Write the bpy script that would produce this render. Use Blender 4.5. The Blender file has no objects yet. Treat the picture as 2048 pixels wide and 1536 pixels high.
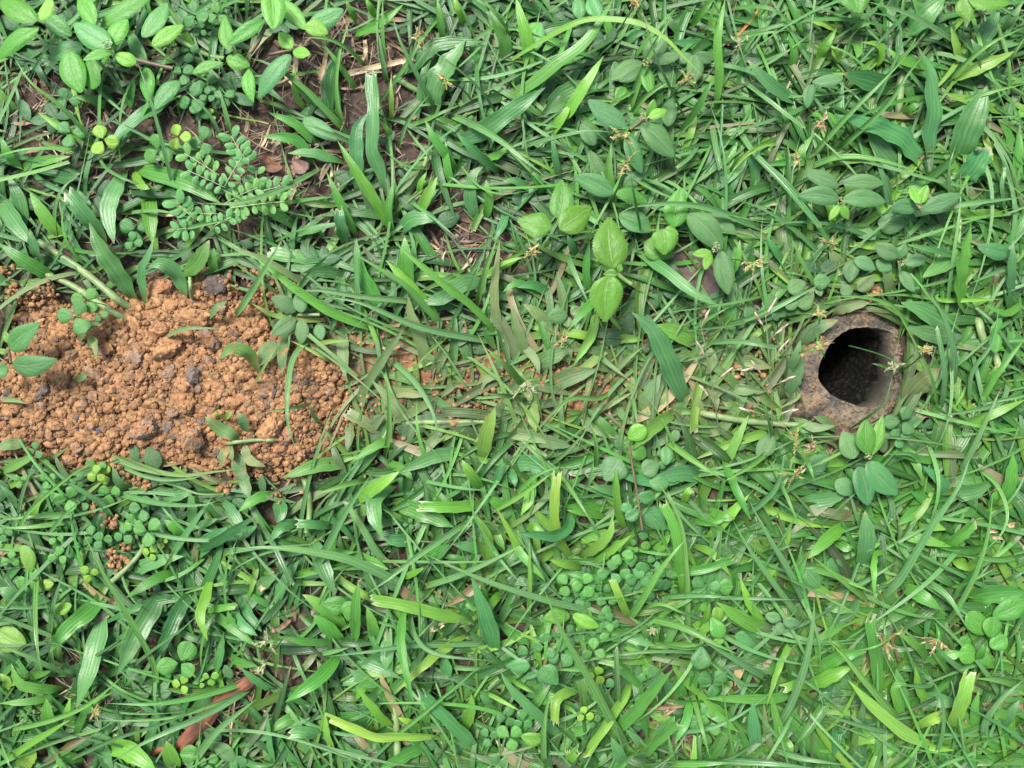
import bpy, math, random
import numpy as np
from mathutils import Vector, noise
R = math.radians
sc = bpy.context.scene
COL = sc.collection

# ---------------------------------------------------------------- camera
K = 0.00025            # metres of ground per photo pixel (2048 x 1536)
H = 0.42               # camera height above the ground
cam_d = bpy.data.cameras.new('camera')
cam = bpy.data.objects.new('camera', cam_d)
COL.objects.link(cam)
cam.location = (0, 0, H)
cam.rotation_euler = (0, 0, 0)
cam_d.sensor_fit = 'HORIZONTAL'
cam_d.sensor_width = 36.0
cam_d.lens = 36.0 * H / (2048 * K)
cam_d.clip_start = 0.01
cam_d.clip_end = 200
cam_d.dof.use_dof = True
cam_d.dof.focus_distance = H - 0.010
cam_d.dof.aperture_fstop = 16.0
sc.camera = cam

# ---------------------------------------------------------------- light: bright overcast sky
SUN_EL, SUN_AZ = R(62), R(-35)      # azimuth from +y towards +x
w = bpy.data.worlds.new('World'); sc.world = w; w.use_nodes = True
nt = w.node_tree
sky = nt.nodes.new('ShaderNodeTexSky'); sky.sky_type = 'NISHITA'; sky.sun_disc = False
sky.sun_elevation = SUN_EL; sky.sun_rotation = SUN_AZ
sky.air_density = 1.0; sky.dust_density = 4.0; sky.ozone_density = 1.0
nt.nodes['Background'].inputs['Strength'].default_value = 0.115
nt.links.new(sky.outputs[0], nt.nodes['Background'].inputs['Color'])
sd = bpy.data.lights.new('sun', 'SUN'); sd.energy = 2.9; sd.angle = R(18); sd.color = (1.0, 0.97, 0.92)
sun = bpy.data.objects.new('sun', sd); COL.objects.link(sun)
dv = Vector((math.sin(SUN_AZ) * math.cos(SUN_EL), math.cos(SUN_AZ) * math.cos(SUN_EL), math.sin(SUN_EL)))
sun.rotation_euler = dv.to_track_quat('Z', 'Y').to_euler()
sun.location = dv * 3
sc.view_settings.view_transform = 'Standard'
sc.view_settings.look = 'None'
sc.view_settings.gamma = 1
sc.view_settings.exposure = 0.90

rnd = random.Random(7)
rs = np.random.RandomState(11)

def W(px, py, z):
    f = K * (H - z) / H
    return np.array([(px - 1024.0) * f, (768.0 - py) * f, z])

def PX(x, y, z=0.0):
    f = K * (H - z) / H
    return 1024 + x / f, 768 - y / f

# ---------------------------------------------------------------- materials
def newmat(name):
    m = bpy.data.materials.new(name); m.use_nodes = True
    t = m.node_tree; t.nodes.clear()
    return m, t

def nd(t, typ, **kw):
    n = t.nodes.new(typ)
    for k, v in kw.items():
        if k.startswith('i_'):
            key = k[2:]
            n.inputs[int(key) if key.isdigit() else key].default_value = v
        else:
            setattr(n, k, v)
    return n

def math_n(t, op, a=None, b=None, c=None):
    n = t.nodes.new('ShaderNodeMath'); n.operation = op
    for i, v in enumerate((a, b, c)):
        if v is None: continue
        if isinstance(v, (int, float)): n.inputs[i].default_value = v
        else: t.links.new(v, n.inputs[i])
    return n.outputs[0]

def mixc(t, fac, a, b, mode='MIX'):
    n = t.nodes.new('ShaderNodeMix'); n.data_type = 'RGBA'; n.blend_type = mode
    for idx, v in ((0, fac), (6, a), (7, b)):
        if isinstance(v, (int, float)): n.inputs[idx].default_value = v
        elif isinstance(v, tuple): n.inputs[idx].default_value = v
        else: t.links.new(v, n.inputs[idx])
    return n.outputs[2]

def maprange(t, v, a, b, c=0.0, d=1.0):
    n = t.nodes.new('ShaderNodeMapRange')
    t.links.new(v, n.inputs[0])
    for i, x in enumerate((a, b, c, d)): n.inputs[i + 1].default_value = x
    return n.outputs[0]

SOIL = (0.40, 0.185, 0.078, 1)

def leaf_material(name, kind, rough=0.42, trans=0.2, stripes=9.0, vein=0.25):
    m, t = newmat(name); L = t.links
    out = nd(t, 'ShaderNodeOutputMaterial')
    att = nd(t, 'ShaderNodeAttribute', attribute_name='tint')
    dirt = nd(t, 'ShaderNodeAttribute', attribute_name='dirt')
    uv = nd(t, 'ShaderNodeUVMap', uv_map='UVMap')
    sep = nd(t, 'ShaderNodeSeparateXYZ'); L.new(uv.outputs[0], sep.inputs[0])
    geo = nd(t, 'ShaderNodeNewGeometry')
    u, v = sep.outputs[0], sep.outputs[1]
    # streaky noise along the leaf
    comb = nd(t, 'ShaderNodeCombineXYZ')
    L.new(math_n(t, 'MULTIPLY', u, 14.0), comb.inputs[0]); L.new(math_n(t, 'MULTIPLY', v, 3.0), comb.inputs[1])
    L.new(math_n(t, 'MULTIPLY', dirt.outputs[1], 0.0), comb.inputs[2])
    addv = nd(t, 'ShaderNodeVectorMath', operation='ADD')
    oi = nd(t, 'ShaderNodeVectorMath', operation='SCALE'); oi.inputs[3].default_value = 60.0
    L.new(geo.outputs['Position'], oi.inputs[0])
    L.new(comb.outputs[0], addv.inputs[0]); L.new(oi.outputs[0], addv.inputs[1])
    n1 = nd(t, 'ShaderNodeTexNoise', i_Scale=1.3, i_Detail=3.0); L.new(addv.outputs[0], n1.inputs['Vector'])
    n2 = nd(t, 'ShaderNodeTexNoise', i_Scale=220.0, i_Detail=4.0); L.new(geo.outputs['Position'], n2.inputs['Vector'])
    n3 = nd(t, 'ShaderNodeTexNoise', i_Scale=900.0, i_Detail=3.0); L.new(geo.outputs['Position'], n3.inputs['Vector'])
    au = math_n(t, 'ABSOLUTE', math_n(t, 'SUBTRACT', u, 0.5))
    if kind == 'grass':
        s = math_n(t, 'SINE', math_n(t, 'MULTIPLY', u, stripes * 6.2832))
        mid = maprange(t, au, 0.0, 0.055, 1.0, 0.0)
        pat = math_n(t, 'ADD', math_n(t, 'MULTIPLY', s, 0.5), math_n(t, 'MULTIPLY', mid, 1.1))
    elif kind == 'sedge':
        s = math_n(t, 'SINE', math_n(t, 'MULTIPLY', au, 4.0 * 6.2832))
        mid = maprange(t, au, 0.0, 0.07, 1.0, 0.0)
        pat = math_n(t, 'SUBTRACT', s, math_n(t, 'MULTIPLY', mid, 1.1))
    else:
        ph = math_n(t, 'SUBTRACT', math_n(t, 'MULTIPLY', v, stripes), math_n(t, 'MULTIPLY', au, stripes * (0.9 if kind == 'pinnate' else 0.7)))
        fr = math_n(t, 'FRACT', ph)
        sv = maprange(t, math_n(t, 'ABSOLUTE', math_n(t, 'SUBTRACT', fr, 0.5)), 0.0, 0.13, 1.0, 0.0)
        mid = maprange(t, au, 0.0, 0.035 if kind == 'pinnate' else 0.045, 1.0, 0.0)
        pat = math_n(t, 'MAXIMUM', math_n(t, 'MULTIPLY', sv, 0.45 if kind == 'pinnate' else 0.2), math_n(t, 'MULTIPLY', mid, 1.6))
    base = mixc(t, math_n(t, 'MULTIPLY', n1.outputs[0], 0.9), mixc(t, 1.0, att.outputs[0], (0.52, 0.58, 0.60, 1), 'MULTIPLY'), mixc(t, 1.0, att.outputs[0], (1.50, 1.42, 1.35, 1), 'MULTIPLY'))
    light = mixc(t, 0.45, att.outputs[0], (0.30, 0.42, 0.22, 1))
    vf = math_n(t, 'MULTIPLY', math_n(t, 'MAXIMUM', pat, 0.0), vein)
    c = mixc(t, vf, base, light)
    dk = math_n(t, 'MULTIPLY', math_n(t, 'MAXIMUM', math_n(t, 'MULTIPLY', pat, -1.0), 0.0), vein * 1.4)
    c = mixc(t, dk, c, mixc(t, 1.0, base, (0.55, 0.65, 0.6, 1), 'MULTIPLY'))
    # small blemishes
    bl = maprange(t, n2.outputs[0], 0.68, 0.76, 0.0, 0.35)
    c = mixc(t, bl, c, (0.20, 0.21, 0.09, 1))
    # soil dust and splashes
    thr = math_n(t, 'SUBTRACT', 0.82, math_n(t, 'MULTIPLY', dirt.outputs[2], 0.36))
    nsum = math_n(t, 'ADD', math_n(t, 'MULTIPLY', n2.outputs[0], 0.65), math_n(t, 'MULTIPLY', n3.outputs[0], 0.35))
    dd = nd(t, 'ShaderNodeMapRange'); L.new(nsum, dd.inputs[0]); L.new(thr, dd.inputs[1]); L.new(math_n(t, 'ADD', thr, 0.06), dd.inputs[2])
    dfac = math_n(t, 'MULTIPLY', dd.outputs[0], 0.85)
    film = math_n(t, 'MULTIPLY', dirt.outputs[2], 0.22)
    c = mixc(t, film, c, (0.33, 0.24, 0.14, 1))
    c = mixc(t, dfac, c, SOIL)
    bs = nd(t, 'ShaderNodeBsdfPrincipled'); L.new(c, bs.inputs['Base Color'])
    bs.inputs['Specular IOR Level'].default_value = 0.5
    rr = math_n(t, 'ADD', rough - 0.08, math_n(t, 'MULTIPLY', n1.outputs[0], 0.2))
    rr = math_n(t, 'ADD', rr, math_n(t, 'MULTIPLY', dirt.outputs[2], 0.3))
    L.new(rr, bs.inputs['Roughness'])
    bp = nd(t, 'ShaderNodeBump', i_Strength=0.35 if kind in ('grass', 'sedge') else 0.7, i_Distance=0.0003)
    hh = math_n(t, 'ADD', math_n(t, 'MULTIPLY', pat, 0.5), math_n(t, 'MULTIPLY', n3.outputs[0], 1.2))
    L.new(hh, bp.inputs['Height']); L.new(bp.outputs[0], bs.inputs['Normal'])
    tr = nd(t, 'ShaderNodeBsdfTranslucent')
    L.new(mixc(t, 1.0, c, (1.5, 1.6, 0.55, 1), 'MULTIPLY'), tr.inputs['Color'])
    mx = nd(t, 'ShaderNodeMixShader'); mx.inputs[0].default_value = trans
    L.new(bs.outputs[0], mx.inputs[1]); L.new(tr.outputs[0], mx.inputs[2]); L.new(mx.outputs[0], out.inputs[0])
    return m

M = {}
M['grass'] = leaf_material('grass_leaf', 'grass', rough=0.36, stripes=5.0, vein=0.32)
M['sedge'] = leaf_material('sedge_leaf', 'sedge', rough=0.26, trans=0.16, vein=0.42)
M['leaf'] = leaf_material('broad_leaf', 'pinnate', rough=0.45, stripes=5.0, vein=0.42)
M['leaf_fine'] = leaf_material('hairy_leaf', 'palmate', rough=0.5, stripes=3.5, vein=0.42)
M['clover'] = leaf_material('clover_leaf', 'palmate', rough=0.5, stripes=7.0, vein=0.5)

def plain_material(name, rough=0.7, bump=0.4, scale=600.0, mott=0.5):
    """matte surface tinted by its tint attribute with mottling and grain"""
    m, t = newmat(name); L = t.links
    out = nd(t, 'ShaderNodeOutputMaterial'); bs = nd(t, 'ShaderNodeBsdfPrincipled', i_Roughness=rough)
    att = nd(t, 'ShaderNodeAttribute', attribute_name='tint')
    geo = nd(t, 'ShaderNodeNewGeometry')
    n1 = nd(t, 'ShaderNodeTexNoise', i_Scale=scale * 0.35, i_Detail=4.0); L.new(geo.outputs['Position'], n1.inputs['Vector'])
    n2 = nd(t, 'ShaderNodeTexNoise', i_Scale=scale, i_Detail=5.0); L.new(geo.outputs['Position'], n2.inputs['Vector'])
    dark = mixc(t, 1.0, att.outputs[0], (0.55, 0.52, 0.5, 1), 'MULTIPLY')
    lite = mixc(t, 1.0, att.outputs[0], (1.35, 1.32, 1.3, 1), 'MULTIPLY')
    f = maprange(t, n1.outputs[0], 0.3, 0.7, 0.5 - mott, 0.5 + mott)
    L.new(mixc(t, f, dark, lite), bs.inputs['Base Color'])
    bp = nd(t, 'ShaderNodeBump', i_Strength=bump, i_Distance=0.0006); L.new(n2.outputs[0], bp.inputs['Height'])
    L.new(bp.outputs[0], bs.inputs['Normal']); L.new(bs.outputs[0], out.inputs[0])
    return m
M['plain'] = plain_material('plant_stem', 0.5, 0.25, 500, 0.35)
M['dead'] = plain_material('dry_plant', 0.75, 0.6, 450, 0.5)
M['flower'] = plain_material('flower_scales', 0.6, 0.4, 900, 0.5)
M['soil'] = plain_material('dug_soil', 0.95, 1.0, 1300, 0.45)

def ground_material():
    m, t = newmat('ground_soil'); L = t.links
    out = nd(t, 'ShaderNodeOutputMaterial'); bs = nd(t, 'ShaderNodeBsdfPrincipled', i_Roughness=0.95)
    geo = nd(t, 'ShaderNodeNewGeometry')
    n1 = nd(t, 'ShaderNodeTexNoise', i_Scale=35.0, i_Detail=6.0); L.new(geo.outputs['Position'], n1.inputs['Vector'])
    n2 = nd(t, 'ShaderNodeTexNoise', i_Scale=420.0, i_Detail=6.0); L.new(geo.outputs['Position'], n2.inputs['Vector'])
    n3 = nd(t, 'ShaderNodeTexNoise', i_Scale=3.0, i_Detail=8.0); L.new(geo.outputs['Position'], n3.inputs['Vector'])
    c = mixc(t, maprange(t, n1.outputs[0], 0.35, 0.7), (0.024, 0.018, 0.014, 1), (0.085, 0.055, 0.036, 1))
    c = mixc(t, maprange(t, n2.outputs[0], 0.5, 0.75), c, (0.12, 0.09, 0.065, 1))
    ln = nd(t, 'ShaderNodeVectorMath', operation='LENGTH'); L.new(geo.outputs['Position'], ln.inputs[0])
    far = maprange(t, ln.outputs['Value'], 0.40, 0.52)
    green = mixc(t, maprange(t, n3.outputs[0], 0.35, 0.65), (0.04, 0.11, 0.02, 1), (0.09, 0.20, 0.04, 1))
    green = mixc(t, maprange(t, n2.outputs[0], 0.5, 0.6, 0, 0.6), green, (0.03, 0.05, 0.015, 1))
    c = mixc(t, far, c, green)
    L.new(c, bs.inputs['Base Color'])
    bp = nd(t, 'ShaderNodeBump', i_Strength=0.8, i_Distance=0.002); L.new(n2.outputs[0], bp.inputs['Height'])
    L.new(bp.outputs[0], bs.inputs['Normal']); L.new(bs.outputs[0], out.inputs[0])
    return m
M['ground'] = ground_material()

def burrow_material():
    m, t = newmat('packed_mud'); L = t.links
    out = nd(t, 'ShaderNodeOutputMaterial'); bs = nd(t, 'ShaderNodeBsdfPrincipled', i_Roughness=0.9); bs.inputs['Specular IOR Level'].default_value = 0.12
    geo = nd(t, 'ShaderNodeNewGeometry')
    n1 = nd(t, 'ShaderNodeTexNoise', i_Scale=75.0, i_Detail=6.0, i_Roughness=0.65); L.new(geo.outputs['Position'], n1.inputs['Vector'])
    n2 = nd(t, 'ShaderNodeTexNoise', i_Scale=420.0, i_Detail=6.0, i_Roughness=0.7); L.new(geo.outputs['Position'], n2.inputs['Vector'])
    n3 = nd(t, 'ShaderNodeTexNoise', i_Scale=30.0, i_Detail=4.0); L.new(geo.outputs['Position'], n3.inputs['Vector'])
    att = nd(t, 'ShaderNodeAttribute', attribute_name='tint')   # red channel: orange soil share (dry lip), green: mud share
    sp = nd(t, 'ShaderNodeSeparateColor'); L.new(att.outputs[0], sp.inputs[0])
    mud = mixc(t, maprange(t, n1.outputs[0], 0.38, 0.62), (0.125, 0.112, 0.088, 1), (0.34, 0.275, 0.195, 1))
    mud = mixc(t, maprange(t, n3.outputs[0], 0.45, 0.65, 0, 0.6), mud, (0.10, 0.115, 0.085, 1))
    thr = math_n(t, 'SUBTRACT', 0.72, math_n(t, 'MULTIPLY', sp.outputs[0], 0.38))
    dd = nd(t, 'ShaderNodeMapRange'); L.new(math_n(t, 'ADD', math_n(t, 'MULTIPLY', n1.outputs[0], 0.6), math_n(t, 'MULTIPLY', n2.outputs[0], 0.4)), dd.inputs[0])
    L.new(thr, dd.inputs[1]); L.new(math_n(t, 'ADD', thr, 0.10), dd.inputs[2])
    c = mixc(t, math_n(t, 'MULTIPLY', dd.outputs[0], 0.8), mud, (0.35, 0.205, 0.11, 1))
    # tunnel shade painted in as near-black (blue channel = share by depth and side)
    shade_f = math_n(t, 'SUBTRACT', math_n(t, 'MULTIPLY', sp.outputs[2], 1.7), maprange(t, n1.outputs[0], 0.35, 0.65, 0.22, 0.0)); shade_f = math_n(t, 'MAXIMUM', math_n(t, 'MINIMUM', shade_f, 1.0), 0.0)
    c = mixc(t, shade_f, c, (0.005, 0.006, 0.0045, 1))
    sp2 = maprange(t, n2.outputs[0], 0.38, 0.50, 0.65, 0.0)
    c = mixc(t, sp2, c, (0.05, 0.045, 0.035, 1))
    L.new(c, bs.inputs['Base Color'])
    bp = nd(t, 'ShaderNodeBump', i_Strength=1.0, i_Distance=0.0022); L.new(n2.outputs[0], bp.inputs['Height'])
    L.new(bp.outputs[0], bs.inputs['Normal']); L.new(bs.outputs[0], out.inputs[0])
    return m
M['burrow'] = burrow_material()

# ---------------------------------------------------------------- mesh helpers
class MB:
    def __init__(s): s.V = []; s.F = []; s.uv = []; s.t = []; s.d = []; s.n = 0
    def add(s, V, F, uv=None, tint=None, dirt=None):
        V = np.asarray(V, float); k = len(V)
        s.V.append(V)
        F = np.asarray(F, int)
        s.F.append(F + s.n)
        s.uv.append(np.zeros((k, 2)) if uv is None else uv)
        tint = np.asarray((0.2, 0.2, 0.2) if tint is None else tint, float)
        s.t.append(np.broadcast_to(tint, (k, 3)) if tint.ndim == 1 else tint)
        s.d.append(np.zeros(k) if dirt is None else np.broadcast_to(dirt, (k,)))
        s.n += k
    def build(s, name, mat, parent=None, loc=None, smooth=True):
        V = np.concatenate(s.V); uv = np.concatenate(s.uv); t = np.concatenate(s.t); d = np.concatenate(s.d)
        org = np.zeros(3) if loc is None else np.asarray(loc, float)
        if parent is not None: org = np.asarray(parent['_o'])
        V = V - org
        me = bpy.data.meshes.new(name)
        me.vertices.add(len(V)); me.vertices.foreach_set('co', V.ravel())
        loops = []; starts = []; tot = 0
        for F in s.F:
            m_ = F.shape[1]; loops.append(F.ravel())
            starts.append(tot + np.arange(len(F)) * m_); tot += F.size
        loops = np.concatenate(loops); starts = np.concatenate(starts)
        me.loops.add(len(loops)); me.loops.foreach_set('vertex_index', loops.astype(np.int32))
        me.polygons.add(len(starts)); me.polygons.foreach_set('loop_start', starts.astype(np.int32))
        me.update(calc_edges=True)
        ul = me.uv_layers.new(name='UVMap'); ul.data.foreach_set('uv', uv[loops].ravel())
        ca = me.attributes.new('tint', 'FLOAT_COLOR', 'POINT')
        ca.data.foreach_set('color', np.concatenate([t, np.ones((len(t), 1))], 1).ravel())
        da = me.attributes.new('dirt', 'FLOAT', 'POINT'); da.data.foreach_set('value', d)
        if smooth: me.polygons.foreach_set('use_smooth', np.ones(len(starts), bool))
        me.materials.append(mat)
        o = bpy.data.objects.new(name, me); COL.objects.link(o)
        if parent is not None: o.parent = parent
        else: o.location = org
        return o

def empty(name, loc):
    o = bpy.data.objects.new(name, None); COL.objects.link(o)
    o.empty_display_size = 0.005
    o.location = loc; o['_o'] = [float(a) for a in loc]
    return o

USED = {}
def tag(o, label=None, cat=None, group=None, kind=None):
    if label: o['label'] = label
    if cat: o['category'] = cat
    if group: o['group'] = group
    if kind: o['kind'] = kind

def spline(P, n):
    """Catmull-Rom through rows of P, n samples evenly spread"""
    P = np.asarray(P, float)
    if len(P) == 2: 
        s = np.linspace(0, 1, n)[:, None]; return P[0] * (1 - s) + P[1] * s
    Q = np.vstack([2 * P[0] - P[1], P, 2 * P[-1] - P[-2]])
    seg = np.linalg.norm(np.diff(P, axis=0), axis=1) + 1e-9
    cum = np.concatenate([[0], np.cumsum(seg)]); s = np.linspace(0, cum[-1], n)
    i = np.clip(np.searchsorted(cum, s, side='right') - 1, 0, len(P) - 2)
    u = ((s - cum[i]) / seg[i])[:, None]
    a, b, c, d = Q[i], Q[i + 1], Q[i + 2], Q[i + 3]
    return 0.5 * (2 * b + (c - a) * u + (2 * a - 5 * b + 4 * c - d) * u ** 2 + (3 * b - a - 3 * c + d) * u ** 3)

COLS = {  # real leaf colours (linear)
 '0': (0.074, 0.236, 0.068), '1': (0.082, 0.272, 0.036), '2': (0.135, 0.345, 0.038), '3': (0.185, 0.370, 0.050),
 '4': (0.036, 0.145, 0.034), '5': (0.125, 0.225, 0.075), '6': (0.46, 0.34, 0.19), '7': (0.20, 0.115, 0.065),
 '8': (0.42, 0.50, 0.25), '9': (0.080, 0.225, 0.075)}

def grid_faces(n, m):
    i = np.arange(n - 1)[:, None] * m + np.arange(m - 1)[None, :]
    i = i.ravel()
    return np.stack([i, i + 1, i + m + 1, i + m], 1)

def strip(C, width, m=5, fold=0.25, wave=0.0, roll=0.0, cut=False, kind='b', col=(0.1, 0.3, 0.05), dirt=0.0, r=rnd):
    """a leaf blade: C centre line (n,3) base to tip, width in metres"""
    n = len(C); t = np.linspace(0, 1, n)
    T = np.gradient(C, axis=0); T /= np.linalg.norm(T, axis=1)[:, None] + 1e-12
    up = np.array([0, 0, 1.0])
    S = np.cross(T, up); ln = np.linalg.norm(S, axis=1)[:, None]; S = S / (ln + 1e-9)
    N = np.cross(S, T)
    ro = roll + r.uniform(-0.35, 0.35) * (t - 0.4)
    c_, s_ = np.cos(ro)[:, None], np.sin(ro)[:, None]
    S, N = S * c_ + N * s_, N * c_ - S * s_
    if kind == 'b':
        wp = np.minimum(1, 0.28 + 2.4 * t) * (1 if cut else 1) 
        tip = np.ones(n) - 0.12 * t if cut else np.clip(1 - np.clip((t - 0.45) / 0.55, 0, 1) ** 2.2, 0, 1)
    else:
        wp = np.minimum(1, 0.7 + 2 * t)
        tip = np.ones(n) - 0.25 * t if cut else np.clip(1 - np.clip((t - 0.25) / 0.75, 0, 1) ** 1.7, 0, 1)
    hw = width * 0.5 * wp * np.maximum(tip, 0.03)
    u = np.linspace(-1, 1, m)
    ph = r.uniform(0, 6.3); fr = r.uniform(2.5, 5.5)
    wv = wave * np.sin(fr * 6.28 * t + ph)[:, None] * np.abs(u)[None, :] ** 2
    edge = 1 + 0.5 * wave * np.sin(fr * 6.28 * t + ph + 1.4)[:, None] * np.abs(u)[None, :]
    off = (fold * (np.abs(u)[None, :] - 0.4) + wv) * hw[:, None]
    V = C[:, None, :] + S[:, None, :] * (u[None, :] * hw[:, None] * edge)[..., None] + N[:, None, :] * off[..., None]
    if cut:
        jag = np.array([r.uniform(-1, 1) for _ in range(m)]) * width * 0.36
        V[-1] += T[-1] * jag[:, None] + N[-1] * (jag * r.uniform(-.6, .6))[:, None]; V[-2] = V[-1] - T[-1] * width * 0.22
    col = np.asarray(col)
    tint = np.repeat(col[None, :], n * m, 0).reshape(n, m, 3).copy()
    yb = np.clip(1 - t / 0.22, 0, 1) * 0.45
    tint = tint * (1 - yb[:, None, None]) + np.array([0.20, 0.30, 0.08]) * yb[:, None, None]
    gt = r.uniform(-.25, .35) * t
    tint = tint * (1 + gt[:, None, None] * np.array([1.2, .35, .3]))
    if cut:
        for j in range(m):
            k_ = r.uniform(0, 1); tint[-1, j] = np.array([0.50, 0.50, 0.34]) * (1 - .5 * k_) + np.array([.30, .22, .12]) * .5 * k_
    elif r.random() < 0.25:
        tint[-1] = (0.35, 0.24, 0.12)
    uv = np.stack(np.broadcast_arrays((u * 0.5 + 0.5)[None, :], t[:, None]), -1).reshape(-1, 2)
    return V.reshape(-1, 3), grid_faces(n, m), uv, tint.reshape(-1, 3), dirt

def tube(C, r0, r1=None, sides=7, col=(0.1, 0.2, 0.05), bumps=0.0):
    n = len(C); r1 = r0 if r1 is None else r1
    T = np.gradient(C, axis=0); T /= np.linalg.norm(T, axis=1)[:, None] + 1e-12
    a = np.cross(T, np.array([0.13, 0.21, 0.97])); a /= np.linalg.norm(a, axis=1)[:, None]
    b = np.cross(T, a)
    th = np.linspace(0, 2 * math.pi, sides, endpoint=False)
    t = np.linspace(0, 1, n)
    rad = r0 + (r1 - r0) * t
    if bumps: rad = rad * (1 + bumps * np.sin(t * 31) * np.sin(t * 17 + 1))
    V = C[:, None, :] + rad[:, None, None] * (np.cos(th)[None, :, None] * a[:, None, :] + np.sin(th)[None, :, None] * b[:, None, :])
    F = []
    for i in range(n - 1):
        for j in range(sides):
            k = (j + 1) % sides
            F.append((i * sides + j, i * sides + k, (i + 1) * sides + k, (i + 1) * sides + j))
    uv = np.stack(np.broadcast_arrays(np.linspace(0, 1, sides)[None, :], t[:, None]), -1).reshape(-1, 2)
    return V.reshape(-1, 3), np.array(F), uv, np.asarray(col), 0.0

def leaf(B, T, width, shape='oval', fold=0.25, droop=0.15, col=(0.1, 0.3, 0.05), dirt=0.0, roll=0.0, r=rnd, nv=None):
    """a broad leaf from base B to tip T (3D)"""
    B = np.asarray(B, float); T = np.asarray(T, float)
    ser = shape == 'serrate'
    n = nv or (37 if ser else 15); m = 9 if not nv or nv > 9 else 5
    t = np.linspace(0, 1, n); L = np.linalg.norm(T - B)
    if not ser: t = 0.35 * t + 0.65 * (1 - np.cos(math.pi * t)) / 2
    D = (T - B) / L
    S = np.cross(D, (0, 0, 1.0)); S /= np.linalg.norm(S) + 1e-9
    N = np.cross(S, D)
    S, N = S * math.cos(roll) + N * math.sin(roll), N * math.cos(roll) - S * math.sin(roll)
    bend = r.uniform(-0.06, 0.06)
    C = B + (T - B) * t[:, None] + N * (droop * L * (np.sin(math.pi * t ** 0.9) * 0.9 - t * 0.2))[:, None] + S * (bend * L * np.sin(math.pi * t))[:, None]
    if shape == 'round': wp = np.sin(math.pi * np.clip(t, 0, 1) ** 0.95) ** 0.5 * (0.72 + 0.35 * t)
    elif shape == 'obov': wp = np.where(t < .58, np.sin(math.pi / 2 * np.clip(t / .58, 0, 1)) ** .85, np.sqrt(np.clip(1 - ((t - .58) / .42) ** 2, 0, 1)))
    elif shape == 'serrate': wp = np.sin(math.pi * t ** 0.78) ** 0.75 * (1.08 - 0.25 * t)
    elif shape == 'lance': wp = np.sin(math.pi * t ** 0.85) ** 0.9
    else: wp = np.sin(math.pi * t ** 0.85) ** 0.68
    wp[0] = max(wp[0], 0.06); wp[-1] = 0.02 if shape not in ('round', 'obov') else 0.12
    hw = width * 0.5 * wp
    u = np.linspace(-1, 1, m)
    ph = r.uniform(0, 6)
    off = (fold * np.abs(u)[None, :] + 0.06 * np.sin(t * 9 + ph)[:, None] * u[None, :] ** 2 - 0.28 * (u[None, :] ** 4)) * hw[:, None]
    if shape in ('serrate', 'oval') and not nv: 
        off = off + 0.05 * np.abs(np.sin(math.pi * (t[:, None] * 5 - np.abs(u)[None, :] * 1.6))) * width * 0.5
    side = u[None, :] * hw[:, None]
    V = C[:, None, :] + S * side[..., None] + N * off[..., None]
    if ser:
        for i in range(1, n - 1):
            kx = 0.05 if i % 2 else -0.02
            for j in (0, m - 1):
                V[i, j] += S * (u[j] * width * 0.5 * kx) + D * (L * 0.02 if i % 2 else 0)
    uv = np.stack(np.broadcast_arrays((u * 0.5 + 0.5)[None, :], t[:, None]), -1).reshape(-1, 2)
    return V.reshape(-1, 3), grid_faces(n, m), uv, np.asarray(col), dirt

def ico(sub):
    ph = (1 + 5 ** .5) / 2
    v = [(-1, ph, 0), (1, ph, 0), (-1, -ph, 0), (1, -ph, 0), (0, -1, ph), (0, 1, ph), (0, -1, -ph), (0, 1, -ph), (ph, 0, -1), (ph, 0, 1), (-ph, 0, -1), (-ph, 0, 1)]
    v = [np.array(a) / np.linalg.norm(a) for a in v]
    f = [(0, 11, 5), (0, 5, 1), (0, 1, 7), (0, 7, 10), (0, 10, 11), (1, 5, 9), (5, 11, 4), (11, 10, 2), (10, 7, 6), (7, 1, 8), (3, 9, 4), (3, 4, 2), (3, 2, 6), (3, 6, 8), (3, 8, 9), (4, 9, 5), (2, 4, 11), (6, 2, 10), (8, 6, 7), (9, 8, 1)]
    for _ in range(sub):
        cache = {}; g = []
        def mid(a, b):
            k = (min(a, b), max(a, b))
            if k not in cache:
                p = v[a] + v[b]; v.append(p / np.linalg.norm(p)); cache[k] = len(v) - 1
            return cache[k]
        for a, b, c in f:
            x, y, z = mid(a, b), mid(b, c), mid(c, a)
            g += [(a, x, z), (b, y, x), (c, z, y), (x, y, z)]
        f = g
    return np.array(v), np.array(f)
ICO = [ico(i) for i in range(5)]

def lumps(sub, seed, amp=0.28):
    V, F = ICO[sub]; o = Vector((seed * 3.1, seed * 1.7, -seed * 2.3)); out = []
    for p in V:
        q = Vector(p)
        k = 1 + amp * (noise.noise(q * 1.3 + o) * 1.1 + noise.noise(q * 2.7 + o) * 0.6 + (noise.noise(q * 6 + o) * 0.35 if sub > 1 else 0) + (noise.noise(q * 13 + o) * 0.22 if sub > 2 else 0))
        out.append(p * k)
    return np.array(out), F
LUMP = {s: [lumps(s, i + 1) for i in range(14)] for s in (1, 2)}
def rough_lump(sub, seed):
    V, F = lumps(sub, seed, 0.34); o = Vector((seed, 2 * seed, 5.0)); out = []
    for p in V:
        q = Vector(p); c = noise.voronoi(q * 4.5 + o)[0]; out.append(p * (1.02 + 0.13 * (0.5 - c[0]) + 0.05 * noise.noise(q * 22 + o)))
    return np.array(out), F
LUMP[3] = [rough_lump(3, i + 40) for i in range(10)]
LUMP[4] = [rough_lump(4, i + 60) for i in range(6)]

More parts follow.
